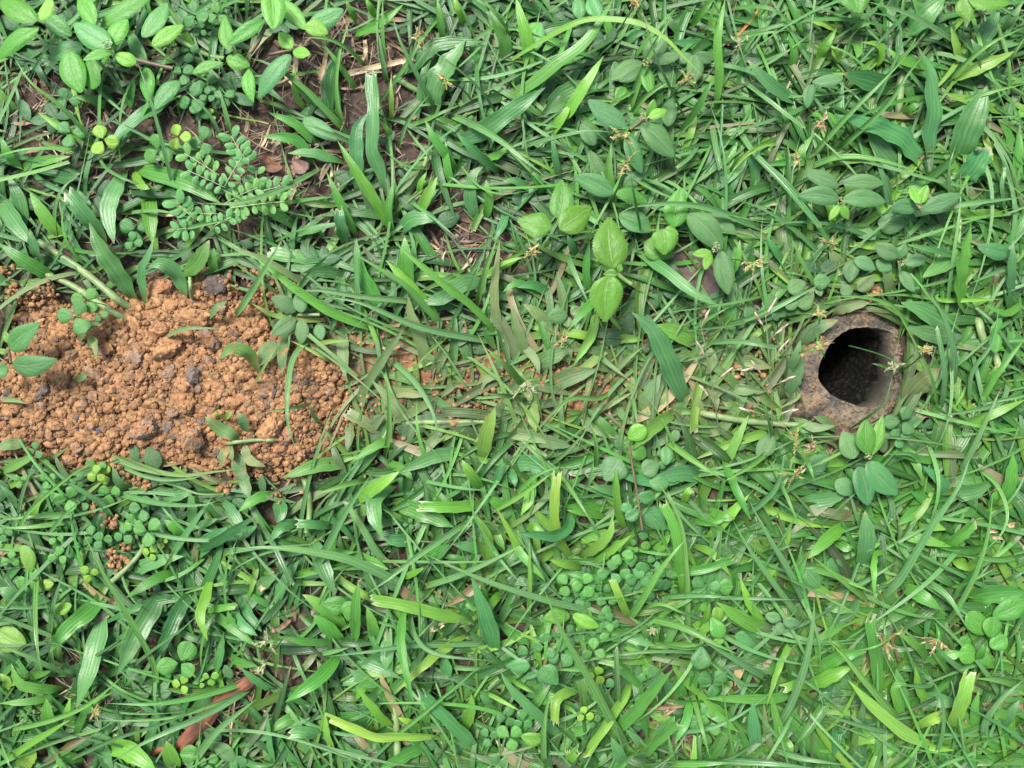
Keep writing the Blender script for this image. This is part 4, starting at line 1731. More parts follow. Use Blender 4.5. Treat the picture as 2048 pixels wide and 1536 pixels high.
thl = np.arctan2(lip[:, 1] - ctr[1], lip[:, 0] - ctr[0])
thr = ctr[:2] + (W(1697, 731, -.008)[:2] - W(1708, 735, -.008)[:2])          # throat lies left of the mouth centre
trad = np.linalg.norm(lip[:, :2] - ctr[:2], axis=1)
for d in [0, .7, 1.6, 2.8, 4.2, 6, 8, 10.5, 13, 16, 20, 25, 32, 40, 50, 62, 78, 98, 125, 160, 200, 250]:
    k = 1 - math.exp(-(d / 8.0) ** 1.3)
    k2 = np.clip((np.cos(thl + .45) + .35) / 1.3, 0, 1)               # only the right and lower side slopes in
    ang = np.stack([np.cos(thl), np.sin(thl)], 1)
    T_ = thr + ang * (0.0150 + 0.0004 * np.sin(3 * thl + 1))[:, None]
    P = lip.copy(); a0 = lip[:, :2] * (1 - .03 * k) + ctr[:2] * .03 * k
    P[:, :2] = a0 * (1 - (k * k2)[:, None]) + T_ * (k * k2)[:, None]
    if d > 16: P[:, :2] = P[:, :2] + np.array([-0.00016 * (d - 16), 0.00008 * (d - 16)]) + (thr - P[:, :2]) * min(.2, (d - 16) * .004)
    P[:, 2] = lip[:, 2] * math.exp(-d / 12) - d / 1000.0 - 0.0003
    rings.append(P); tints.append(max(0.0, 0.38 - d * 0.05)); deep.append(np.clip((d + .2) / (1.8 + 15 * np.clip(np.cos(thl + .15) * .95 + .18, 0, 1)), 0, 1) ** .6)  # tunnel shade put into the colour; right wall left lighter as if lit
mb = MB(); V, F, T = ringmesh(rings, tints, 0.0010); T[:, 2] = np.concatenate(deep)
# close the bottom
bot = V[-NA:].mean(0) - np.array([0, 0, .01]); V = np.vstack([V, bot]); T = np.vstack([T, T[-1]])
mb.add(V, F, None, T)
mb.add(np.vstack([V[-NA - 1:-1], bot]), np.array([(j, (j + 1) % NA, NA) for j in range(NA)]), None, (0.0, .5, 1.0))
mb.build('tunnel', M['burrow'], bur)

# ================================================================ the spoil heap
def soil_col(r=rs, dark=0.0):
    k = r.rand()
    base = np.array([0.335, 0.190, 0.086]) * (0.62 + 0.58 * k)
    if r.rand() < 0.14 + dark: base = base * 0.5 + np.array([0.13, 0.10, 0.08]) * 0.5
    if r.rand() < 0.022 + dark * .4: base = np.array([0.12, 0.10, 0.088])
    return base
step = 0.00095
x0, y1, _ = W(-150, 530, 0); x1, y0, _ = W(730, 970, 0)
xs = np.arange(x0, x1, step); ys = np.arange(y0, y1, step)
HV = np.array([[x, y, mound_z(x, y)] for y in ys for x in xs])
HF = grid_faces(len(ys), len(xs)); HF = HF[(HV[HF][:, :, 2] > -0.006).all(1)]
used = np.unique(HF); remap = -np.ones(len(HV), int); remap[used] = np.arange(len(used))
HV2 = HV[used]; HF = remap[HF]
HT = np.array([(0.15, 0.080, 0.040) for p in HV2])
heap_c = W(330, 760, 0)
mb = MB(); mb.add(HV2, HF, None, HT)
heap = mb.build('soil_heap', M['soil'], loc=heap_c)
heap['_o'] = [float(a) for a in heap_c]
tag(heap, 'long low heap of orange brown excavated soil at the left of the lawn', 'soil heap')

crumb = MB(); CR = {1: 0, 2: 0}
def add_lump(mbx, p, rad, flat=0.8, sub=1, col=None):
    L = LUMP[sub]; V, F = L[rs.randint(len(L))]
    q = (V @ rotm().T) * rad * np.array([1, 1, flat]) * rs.uniform(0.85, 1.15, 3)
    q = q + p
    mbx.add(q, F, None, soil_col() if col is None else col)
for i in range(22000):
    px = rs.uniform(-145, 715); py = rs.uniform(535, 960)
    d = poly_dist(px, py, MOUND) + rs.normal(0, 5)
    if d < -7: continue
    rad = 0.00045 + 0.0010 * rs.rand() ** 2.2
    if rs.rand() < .12: rad = rs.uniform(0.0013, 0.0020)
    z = max(surf(px, py), 0.001); x, y, _ = W(px, py, z)
    z = max(mound_z(x, y), 0.001)
    add_lump(crumb, np.array([x, y, z + rad * 0.45]), rad, 0.85, 2 if rad > 0.0012 else 1)
cr = crumb.build('loose_soil', M['soil'], loc=heap_c)
tag(cr, 'fine orange crumbs of dug soil covering the heap', 'loose soil', kind='stuff')

# clods one can tell apart, traced then filled
BIG = [(940,1200,82,'g'),(1245,1270,92,'g'),(1175,1040,80,'o'),(1100,850,56,'g'),(1245,870,56,'d'),(600,850,46,'g'),(870,735,74,'g'),(1080,690,92,'o'),(1345,635,80,'g'),(390,860,84,'o'),(770,900,52,'o'),(1730,1215,86,'o'),(1930,1400,74,'g'),(1395,1350,44,'d'),(230,860,66,'o'),(1040,575,60,'o'),(680,700,54,'g'),(975,650,56,'o'),(1500,1040,44,'o'),(1365,1030,46,'o'),(600,1180,48,'g'),(1085,1190,44,'d'),(1200,600,40,'o'),(540,1050,44,'g'),(1030,1400,56,'g'),(500,1330,48,'g'),(450,1410,52,'g'),(360,1180,60,'o'),(1400,300,80,'d'),(1050,310,70,'o'),(1250,500,90,'o'),(820,970,56,'g'),(1190,930,60,'o'),(900,870,40,'o'),(1290,1170,34,'d'),(1430,740,46,'o'),(1570,860,50,'o'),(700,1060,50,'o'),(200,640,50,'o'),(440,600,70,'o'),(1830,560,60,'o'),(1620,600,50,'o'),(300,960,44,'d'),(260,1000,36,'d'),(1890,880,34,'d'),(1950,920,30,'d'),(1800,1080,40,'o'),(1850,1240,46,'g'),(1680,1060,34,'o'),(620,620,60,'o'),(770,400,60,'o'),(890,430,56,'o'),(1100,430,56,'o'),(1120,1100,50,'g'),(960,1040,44,'o'),(860,1120,46,'o'),(1630,1330,44,'o'),(730,1240,44,'o'),(150,1240,44,'o'),(60,1100,50,'o'),(130,1070,56,'o'),(260,1120,44,'o')]
clods = []
for X, Y, r_, k in BIG: clods.append((X / 3.2, 480 + Y / 3.2, r_ / 3.2 * K * 0.95, k, 1))
tries = 0
while len(clods) < 285 and tries < 9000:
    tries += 1
    px = rs.uniform(2, 700); py = rs.uniform(550, 940)
    d = poly_dist(px, py, MOUND)
    if d < 4: continue
    rad = rs.uniform(0.0014, 0.0029) * (1 if rs.rand() < .8 else 1.25)
    if any(math.hypot(px - c[0], py - c[1]) < (rad + c[2]) / K * 0.80 for c in clods): continue
    clods.append((px, py, rad, rs.choice(['o', 'g', 'd'], p=[.76, .23, .01]), 0))
HC = []
for px, py, rad, k, big in clods:
    z = surf(px, py); x, y, _ = W(px, py, z); z = max(mound_z(x, y), 0.001)
    V, F = LUMP[4][rs.randint(6)] if big else LUMP[3][rs.randint(10)]
    asp = rs.uniform(0.75, 1.2); q = (V @ rotm().T) * rad * np.array([asp, 1 / asp, 0.72])
    a = rs.uniform(0, 6.3); q[:, :2] = q[:, :2] @ np.array([[math.cos(a), -math.sin(a)], [math.sin(a), math.cos(a)]])
    q += np.array([x, y, z + rad * 0.35])
    col = {'o': np.array([0.34, 0.192, 0.088]), 'g': np.array([0.26, 0.175, 0.115]), 'd': np.array([0.135, 0.11, 0.095])}[k] * rs.uniform(0.85, 1.12)
    # orange dust settles on part of the surface
    tt = np.array([col if noise.noise(Vector(p) * 260) > -0.05 or k == 'd' else np.array([0.345, 0.18, 0.085]) for p in q])
    mb = MB(); mb.add(q, F, None, tt)
    if big:   # crumbs sticking to it are part of its surface
        for _ in range(26):
            j = rs.randint(len(q)); add_lump(mb, q[j], rad * rs.uniform(0.06, 0.17), 0.9, 1)
    o = mb.build('soil_clod', M['soil'], loc=(x, y, z))
    HC.append((o, px, py, rad, k, big))

# ---------------------------------------------------------------- landmarks used in descriptions
MARKS = [(1712,735,'the burrow'),(330,760,'the soil heap'),(1215,540,'the lime toothed seedling'),(1150,1080,'the yellow mown tuft'),(1385,545,'the purple-brown dead leaf'),(430,1430,'the orange bark strip'),(1225,1165,'the cloverlet patch'),(200,70,'the corner weed'),(440,370,'the feathery seedling'),(1290,900,'the woody twig'),(1230,250,'the bold dusty weed'),(1670,400,'the six-leaved weed'),(1045,780,'the starry flower head'),(1780,1300,'the large tan flower head'),(740,240,'the split mown blade'),(545,1280,'the pale flower head'),(480,870,'the trampled sprig'),(1900,220,'the striped wide blades'),(1100,1340,'the scalloped leaf pair'),(260,1190,'the broad blade fan'),(1750,930,'the lime folded leaf'),(1590,900,'the golden flower heads'),(1000,120,'the long arching blade'),(780,1100,'the long grooved blade'),(1950,1000,'the dry straw wisp'),(1900,640,'the runner grass'),(900,1400,'the pale jointed stem'),(1960,1480,'the bottom right corner'),(60,1500,'the bottom left corner'),(2000,30,'the top right corner'),(120,420,'the shoot left of the feathery seedling')]
def where(px, py):
    m = min(MARKS, key=lambda k: (k[0] - px) ** 2 + (k[1] - py) ** 2)
    dx, dy = px - m[0], py - m[1]; d = math.hypot(dx, dy)
    if d < 22: return 'right beside ' + m[2]
    a = math.degrees(math.atan2(-dy, dx)) % 360
    s = ['right of', 'upper right of', 'above', 'upper left of', 'left of', 'lower left of', 'below', 'lower right of'][int((a + 22.5) // 45) % 8]
    return ('close ' if d < 70 else '') + s + ' ' + m[2]
def heading(dx, dy):
    a = math.degrees(math.atan2(-dy, dx)) % 360
    return ['right', 'upper right', 'up', 'upper left', 'left', 'lower left', 'down', 'lower right'][int((a + 22.5) // 45) % 8]
ORD = ['first', 'second', 'third', 'fourth', 'fifth', 'sixth', 'seventh', 'eighth', 'ninth', 'tenth', 'eleventh', 'twelfth', 'thirteenth', 'fourteenth', 'fifteenth', 'sixteenth', 'seventeenth', 'eighteenth', 'nineteenth', 'twentieth']
def trim(s):
    w_ = s.split()
    while len(w_) > 16:
        for k_ in ('close', 'short', 'wide', 'long', 'pointing'):
            if k_ in w_: w_.remove(k_); break
        else: break
    return ' '.join(w_)
def relabel(items):
    """items: (obj, phrase, px, py); twins get an order from left to right"""
    d = {}
    for it in items: d.setdefault(it[1], []).append(it)
    for ph, l in d.items():
        if len(l) == 1: l[0][0]['label'] = trim(ph); continue
        sx = max(i[2] for i in l) - min(i[2] for i in l); sy = max(i[3] for i in l) - min(i[3] for i in l)
        ax, a, b = (2, 'leftmost', 'rightmost') if sx >= sy else (3, 'topmost', 'lowest')
        l.sort(key=lambda i: i[ax])
        for n, it in enumerate(l):
            if n == 0: w_ = a
            elif n == len(l) - 1: w_ = b
            else: w_ = (ORD[min(n, 19)] + (' from left' if ax == 2 else ' from top'))
            it[0]['label'] = trim(w_ + ' ' + ph)

def heap_where(px, py):
    u = 'upper' if py < 660 + (px - 330) * .12 else ('lower' if py > 830 else 'middle')
    s = 'left end' if px < 120 else 'left half' if px < 300 else 'right half' if px < 520 else 'right end'
    return u + ' ' + s + ' of the heap'
items = []
for o, px, py, rad, k, big in HC:
    size = 'large lumpy' if rad > 0.0055 else 'medium' if rad > 0.0036 else 'small'
    cn = {'o': 'orange', 'g': 'greyish brown', 'd': 'dark grey'}[k]
    tag(o, None, 'soil clod', 'clods of soil lying on the heap')
    items.append((o, f'{size} {cn} clod, {heap_where(px, py)}', px, py))
relabel(items)

# crumbs spilled along the trail and on leaves
tr = MB()
SPILL = [(30,590,22,70),(95,580,14,40),(65,600,18,60),(190,1022,16,50),(222,1045,14,50),(232,1125,22,80),(252,1090,12,20),(265,960,16,30),(285,970,14,30),(450,972,12,30),(225,935,18,40),(10,545,14,20),(440,860,30,20),
 (740,845,30,90),(790,810,26,60),(735,820,20,60),(720,660,20,50),(740,690,24,60),(690,780,30,80),(940,790,34,120),(905,830,26,80),(960,830,26,70),(930,660,22,50),(1010,745,16,20),(1165,800,26,50),(1205,745,26,60),(1375,760,26,110),(1330,820,22,70),(1480,745,22,90),(1500,820,16,30),(1540,760,26,70),(1440,830,20,40),(1250,770,24,50),(1070,840,22,40),(870,790,30,60),(830,900,26,30),(1290,690,14,20),(600,930,40,120),(560,1000,16,20),(500,560,50,60),(560,575,30,80),(530,600,30,90),(1740,590,14,60),(1760,585,10,30),(640,830,40,80),(700,860,30,70),(880,850,30,40),(1005,800,30,50),(1600,720,10,20),(1120,760,50,70),(1420,700,40,40)]
for cx, cy, r_, n_ in SPILL:
    for _ in range(int(n_ * (.5 if cx > 650 else 1))):
        px, py = rs.normal(cx, r_ * .6), rs.normal(cy, r_ * .5); rad = 0.0004 + 0.0013 * rs.rand() ** 2
        z = rs.uniform(0.002, 0.007) if cx > 600 else rs.uniform(0.004, 0.010) ; 
        add_lump(tr, W(px, py, z), rad, 0.9, 1)
for _ in range(800):
    t_ = rs.rand(); px = 660 + t_ * 900 + rs.normal(0, 10); py = 770 + rs.normal(0, 75); rad = 0.0003 + 0.0008 * rs.rand() ** 2
    add_lump(tr, W(px, py, rs.uniform(0.001, 0.006)), rad, 0.9, 1)
o = tr.build('scattered_soil', M['soil'], loc=W(1000, 780, 0)); tag(o, 'orange soil crumbs spilled in the grass between heap and burrow', 'loose soil', kind='stuff')

# pad of trampled orange soil under the grass on the trail
def patch(name, poly, zoff, col, label):
    P = np.array(poly, float); xs_ = np.arange(P[:, 0].min() - 12, P[:, 0].max() + 12, 7.0); ys_ = np.arange(P[:, 1].min() - 12, P[:, 1].max() + 12, 7.0)
    V = []
    for py in ys_:
        for px in xs_:
            x, y, _ = W(px, py, 0); d = poly_dist(px, py, poly) + 22 * noise.noise(Vector((x, y, 0)) * 90)
            V.append([x, y, ground_z(x, y) - 0.002 + 0.0042 * (1 - math.exp(-max(d, -8) / 18)) + 0.0008 * noise.noise(Vector((x, y, 2)) * 300)])
    V = np.array(V); F = grid_faces(len(ys_), len(xs_))
    m_ = MB(); m_.add(V, F, None, col); o = m_.build(name, M['soil'], loc=W(P[:, 0].mean(), P[:, 1].mean(), 0)); tag(o, label, 'soil', kind='structure'); return o
patch('trampled_soil', [(640,640),(760,640),(900,640),(1000,700),(1150,690),(1260,700),(1400,690),(1560,700),(1575,800),(1500,850),(1300,860),(1100,870),(900,880),(740,900),(560,950),(600,880)], 0, (0.26, 0.135, 0.065), 'thin layer of orange soil trodden into the lawn')

# ================================================================ dry litter on the ground
lit = MB()
def bare(px, py):
    """how open the turf is, 0 dense .. 1 bare"""
    b = 0
    for cx, cy, rx, ry, k in BARE:
        b = max(b, k * math.exp(-(((px - cx) / rx) ** 2 + ((py - cy) / ry) ** 2)))
    return b
BARE = [(690,120,170,130,1.0),(540,330,150,110,.95),(400,230,140,60,.8),(90,230,110,90,.9),(330,130,80,90,.7),(780,300,90,120,.75),(930,480,90,80,.9),(880,90,60,60,.6),(250,420,110,80,.7),(1010,620,60,60,.6),
 (1385,560,60,60,.8),(130,1370,120,100,.6),(480,1420,110,90,.9),(1370,1440,90,70,.9),(990,1430,50,40,.8),(260,1280,100,80,.6),(590,1210,60,50,.6),(1060,1250,30,30,.4),(900,1310,50,40,.5),(620,980,60,40,.5),
 (1000,780,330,70,.55),(1420,780,110,60,.6),(1640,880,60,30,.8),(1900,560,60,50,.6),(330,1060,90,60,.5),(960,1010,50,30,.5),(1120,30,60,60,.4),(1900,880,80,50,.4),(1210,620,50,40,.5),(120,640,60,30,.5),(700,1150,60,40,.4),(850,1000,60,40,.4)]
LC = [(0.34,0.25,0.15),(0.26,0.18,0.11),(0.18,0.12,0.075),(0.40,0.33,0.22),(0.10,0.065,0.045),(0.20,0.17,0.13)]
n_l = 0
for i in range(34000):
    px = rs.uniform(-420, 2470) if i < 14000 else rs.uniform(0, 2048); py = rs.uniform(-420, 1960) if i < 14000 else rs.uniform(0, 1536)
    if i > 14000 and rs.rand() > bare(px, py) ** 1.5: continue
    inf = -20 < px < 2070 and -20 < py < 1560
    if rs.rand() > (0.10 + 0.90 * bare(px, py) if inf else .12): continue
    if poly_dist(px, py, MOUND) > 0 or math.hypot(px - 1700, py - 738) < 125: continue
    a = rs.uniform(0, 6.3); L_ = rs.uniform(0.004, 0.016) * (1 if rs.rand() < .85 else 1.8); z = rs.uniform(0.0012, 0.0042)
    x, y, _ = W(px, py, z); n = 6; t = np.linspace(-.5, .5, n); cv = rs.uniform(-.5, .5)
    C = np.stack([x + L_ * (t * math.cos(a) - cv * t * t * math.sin(a)), y + L_ * (t * math.sin(a) + cv * t * t * math.cos(a)), z + rs.uniform(-.12, .12) * L_ * t + 0.0008 * np.sin(t * 6)], 1)
    wd = rs.uniform(0.0003, 0.0008) if rs.rand() < .7 else rs.uniform(0.0010, 0.0028)
    c = np.array(LC[rs.randint(6)]) * rs.uniform(.8, 1.2)
    V, F, uv, tt, d_ = strip(C, wd, 3, fold=rs.uniform(-.5, .8), roll=rs.uniform(-.7, .7), kind='s', col=c)
    lit.add(V, F, uv, c, 0)
o = lit.build('dry_litter', M['dead']); tag(o, 'dry brown grass clippings and thatch lying on the soil', 'thatch', kind='stuff')

# ================================================================ low turf under the traced plants
def dirt_at(px, py):
    d = 0.72 * math.exp(-((px - 1080) / 560) ** 4) * math.exp(-((py - 770) / 95) ** 2)
    dm = -poly_dist(px, py, MOUND)
    if dm < 60: d = max(d, 0.75 * math.exp(-max(dm, 0) / 25))
    d = max(d, 0.7 * math.exp(-((math.hypot(px - 1705, py - 735) - 110) / 50) ** 2) if px < 1990 else 0)
    return min(1, d)
LIPX = [(1700 + (x - 1700) * .96, 735 + (y - 735) * .97) for x, y in B_OUT]
LIPN = [(1705 + (x - 1705) * 1.12, 735 + (y - 735) * 1.1) for x, y, _ in B_LIP]
BARK = [(340,1500),(400,1440),(450,1385),(520,1335),(530,1365),(470,1410),(420,1450),(360,1520)]
turf = MB()
def turf_blade(px, py, ang, L_, wd, h, col, cut, kind='b', z0=0.001, n=10):
    t = np.linspace(0, 1, n); cv = rs.normal(0, .38)
    z = z0 + h * (1 - (1 - t) ** 2) - 0.55 * h * t ** 3 + 0.0006 * np.sin(t * 9 + px)
    x, y, _ = W(px, py, z0)
    s = L_ * t
    C = np.stack([x + s * math.cos(ang) - cv * s * t * math.sin(ang), y + s * math.sin(ang) + cv * s * t * math.cos(ang), z], 1)
    ex, ey = PX(C[-1, 0], C[-1, 1], z[-1]); mx_, my_ = PX(C[n // 2, 0], C[n // 2, 1], z[n // 2])
    for qx, qy in ((ex, ey), (mx_, my_)):
        if poly_dist(qx, qy, MOUND) > 8 and (rs.rand() < .80 or poly_dist(qx, qy, MOUND) > 45): return
        if (in_poly(qx, qy, LIPX) and (rs.rand() < .85 or in_poly(qx, qy, LIPN))) or (in_poly(qx, qy, BARK) and rs.rand() < .85): return
        if 0 < qx < 2048 and 0 < qy < 1536 and rs.rand() < min(.95, 1.25 * max(0, bare(qx, qy) - .18)): return
    dr = dirt_at((px + ex) / 2, (py + ey) / 2)
    turf.add(*strip(C, wd, 5 if cut or wd > .003 else 3, fold=rs.uniform(.1, .5), wave=.12 * rs.rand(), roll=rs.uniform(-.45, .45), cut=cut, kind=kind, col=col, dirt=dr, r=rnd))
n_t = 0
for i in range(5600):
    px = rs.uniform(-700, 2750); py = rs.uniform(-650, 2190)
    inf = -40 < px < 2090 and -40 < py < 1580
    b = bare(px, py) if inf else 0.0
    if rs.rand() < b * 0.93: continue
    if poly_dist(px, py, MOUND) > -2 or poly_dist(px, py, B_OUT) > -2: continue
    right = 1 / (1 + math.exp(-(px - 900) / 260)); low = 1 / (1 + math.exp(-(py - 800) / 260))
    nz_ = noise.noise(Vector((px, py, 3)) / 55.0)
    dens = (0.66 + 0.20 * right + 0.06 * low) * (.35 if nz_ > .22 else 1)
    if rs.rand() > dens: continue
    k = rs.randint(3, 7); a0 = rs.uniform(0, 6.3)
    for j in range(k):
        a = a0 + j * 2.4 + rs.normal(0, .3)
        typ = rs.rand()
        if typ < 0.56 + .18 * low:
            wd = rs.uniform(0.0024, 0.0054) * (1 - .25 * (1 - right)) * (1 + .22 * low); L_ = rs.uniform(0.022, 0.050); kd = 'b'
        else:
            wd = rs.uniform(0.0011, 0.0021); L_ = rs.uniform(0.030, 0.070); kd = 's'
        c_ = rs.rand()
        g = np.array([0.050, 0.195, 0.048]) * (1 - right * .5 - low * .3) + np.array([0.068, 0.250, 0.026]) * (right * .5 + low * .3) * (1 - .25 * right * low)
        if kd == 's': g = g * .8 + np.array([0.10, 0.23, 0.09]) * .35
        if c_ < .15 + .15 * low * right: g = np.array([0.135, 0.32, 0.038])
        elif c_ < .20 + .15 * low * right: g = np.array([0.14, 0.21, 0.08])
        elif c_ < .22 + .15 * low * right: g = np.array([0.36, 0.29, 0.15])
        g = g * rs.uniform(.42 - .06 * low, 1.05) * (1 + .35 * noise.noise(Vector((px, py, 9)) / 90.0))
        turf_blade(px, py, a, L_, wd, rs.uniform(0.002, 0.009) if kd == 'b' else rs.uniform(0.003, 0.009), g, rs.rand() < .15, kd, z0=rs.uniform(0.0005, 0.003))
        n_t += 1
# long thin arching blades standing a little above the mat
for i in range(760):
    px = rs.uniform(-500, 2550); py = rs.uniform(-450, 1990)
    if poly_dist(px, py, MOUND) > -5 or poly_dist(px, py, B_OUT) > -8: continue
    a0 = rs.uniform(0, 6.3)
    for j in range(rs.randint(1, 4)):
        g = np.array([0.092, 0.255, 0.072]) * rs.uniform(.75, 1.25) if rs.rand() < .6 else np.array([0.085, 0.27, 0.045]) * rs.uniform(.8, 1.25)
        turf_blade(px, py, a0 + j * 2.2 + rs.normal(0, .4), rs.uniform(.030, .085), rs.uniform(.0011, .0024), rs.uniform(.008, .019), g, rs.rand() < .2, 's', z0=.002, n=16)
o = turf.build('lawn_grass', M['grass']); tag(o, 'dense low green lawn grass with mown tips covering the ground', 'grass', kind='stuff')

# ================================================================ traced grass
def tok(line):
    return line.split()
def tile_xy(T, s):
    x, y = s.split(','); ox, oy, k = TILES[T]; return ox + float(x) / k, oy + float(y) / k
blades = []; T = 'A'
for line in GRASS.strip().split('\n'):
    a = tok(line)
    if not a: continue
    if a[0] == 'T': T = a[1]; continue
    cut = a[-1] == 'c'
    pts = [tile_xy(T, s) for s in a[3:] if s != 'c']
    blades.append(dict(k=a[0][0], c=a[0][1], w=float(a[1]) / TILES[T][2], h=float(a[2]) / 1000, p=pts, cut=cut))
def centre_line(pts, h, n, z0=0.0015, droop=0.30):
    P = spline(pts, n); t = np.linspace(0, 1, n)
    out = []
    b0 = surf(*P[0])
    for i in range(n):
        g = surf(*P[i]) * (1 if b0 > 0 else .7)
        z = g + z0 - .003 * max(0, 1 - t[i] / .15) + h * (1 - (1 - t[i]) ** 1.9) - droop * h * max(0, t[i] - .35) ** 1.6
        out.append(W(P[i][0], P[i][1], z))
    return np.array(out)
def colour(c, r=rnd, boost=None):
    k = np.array(COLS[c]) * r.uniform(.86, 1.16)
    return k * np.array([r.uniform(.9, 1.12), 1, r.uniform(.88, 1.12)])
cl = []
for b in blades:
    for g in cl:
        if math.hypot(g[0]['p'][0][0] - b['p'][0][0], g[0]['p'][0][1] - b['p'][0][1]) < 20 and (g[0]['k'] == 'n') == (b['k'] == 'n'):
            g.append(b); break
    else: cl.append([b])
CN = {'0': 'blue-green', '1': 'mid green', '2': 'bright green', '3': 'yellow', '4': 'dark green', '5': 'dusty green', '6': 'straw', '7': 'brown', '8': 'pale', '9': 'soil-spattered'}
items = []
for g in cl:
    bx, by = g[0]['p'][0]; z0 = surf(bx, by)
    many = len(g) > 1
    stem = g[0]['k'] == 'n'
    sed = sum(b['k'] == 's' for b in g) > len(g) / 2
    name = 'grass_runner' if stem else ('sedge_tuft' if sed else 'grass_tuft') if many else ('sedge_blade' if sed else 'grass_blade')
    root = empty(name, W(bx, by, z0)) if many else None
    for b in g:
        L_ = sum(math.dist(b['p'][i], b['p'][i + 1]) for i in range(len(b['p']) - 1))
        n = int(min(40, max(12, L_ / 9)))
        mb = MB()
        mp = b['p'][len(b['p']) // 2]; dr = max(dirt_at(*mp), dirt_at(*b['p'][-1]) * .6)
        if b['c'] in '59': dr = max(dr, .35)
        if b['h'] > .022: dr *= .35
        if b['k'] == 'n':
            C = centre_line(b['p'], b['h'], n, droop=.2)
            if b['h'] < .02: C[:, 2] = b['h'] * .6 + 0.0012 * np.sin(np.linspace(0, 7, n)) + [surf(*q) for q in spline(b['p'], n)]
            e_ = np.linspace(0, 1, n); C[:, 2] -= .006 * np.clip(1 - e_ / .12, 0, 1) ** 1.5
            if surf(*b['p'][-1]) > 0: C[:, 2] -= .006 * np.clip((e_ - .88) / .12, 0, 1) ** 1.5
            mb.add(*tube(C, b['w'] * K * .5, b['w'] * K * .42, 8, {'5': (0.20, 0.30, 0.12), '7': (0.20, 0.14, 0.09), '2': (0.17, 0.30, 0.09)}.get(b['c'], COLS['1']), .06))
            for q in np.linspace(.1, .9, max(2, int(L_ / 60))):   # swollen joints
                i = int(q * (n - 1)); V, F = LUMP[1][0]; mb.add(V * b['w'] * K * .56 + C[i], F, None, (0.24, 0.27, 0.11))
            o = mb.build('stem' if many else name, M['plain'], root, None if many else W(bx, by, z0))
        else:
            C = centre_line(b['p'], b['h'], n)
            wk = b['w'] * K * (H - b['h'] * .8) / H
            narrow = b['k'] == 's'
            mb.add(*strip(C, wk, 7 if b['cut'] else 5, fold=rnd.uniform(.45, .8) if narrow else rnd.uniform(.12, .35), wave=.05 if narrow else rnd.uniform(.08, .2), roll=rnd.uniform(-.35, .35), cut=b['cut'], kind=b['k'], col=colour(b['c']) * (.85 if narrow else 1) + (np.array([.045, .07, .03]) if narrow else 0), dirt=dr))
            o = mb.build('blade' if many else name, M['sedge' if narrow else 'grass'], root, None if many else W(bx, by, z0))
    root = root or o
    tag(root, None, 'runner stem' if stem else 'sedge' if sed else 'grass', 'jointed runner stems' if stem else ('grooved sedge blades' if sed else 'broad grass blades') + ' in the lawn')
    b = g[0]; e = b['p'][-1]; L_ = math.dist(b['p'][0], e); mpx = (bx + e[0]) / 2, (by + e[1]) / 2
    wd = max(q['w'] for q in g)
    if stem: ph = f"{CN[b['c']] if b['c'] != '5' else 'pale'} jointed runner stem, {where(*mpx)}"
    elif many: ph = f"{'sedge' if sed else 'grass'} tuft, {CN[b['c']]}, {'two' if len(g) == 2 else 'three' if len(g) == 3 else 'several'} blades, {where(bx, by)}"
    else: ph = f"{'long' if L_ > 120 else 'short' if L_ < 55 else ''} {'wide' if wd > 30 else ''} {CN[b['c']]} {'mown ' if b['cut'] else ''}{'grooved ' if sed else ''}blade pointing {heading(e[0] - bx, e[1] - by)}, {where(*mpx)}"
    ph = ' '.join(ph.split())
    items.append((root, ph, mpx[0], mpx[1]))
relabel(items)

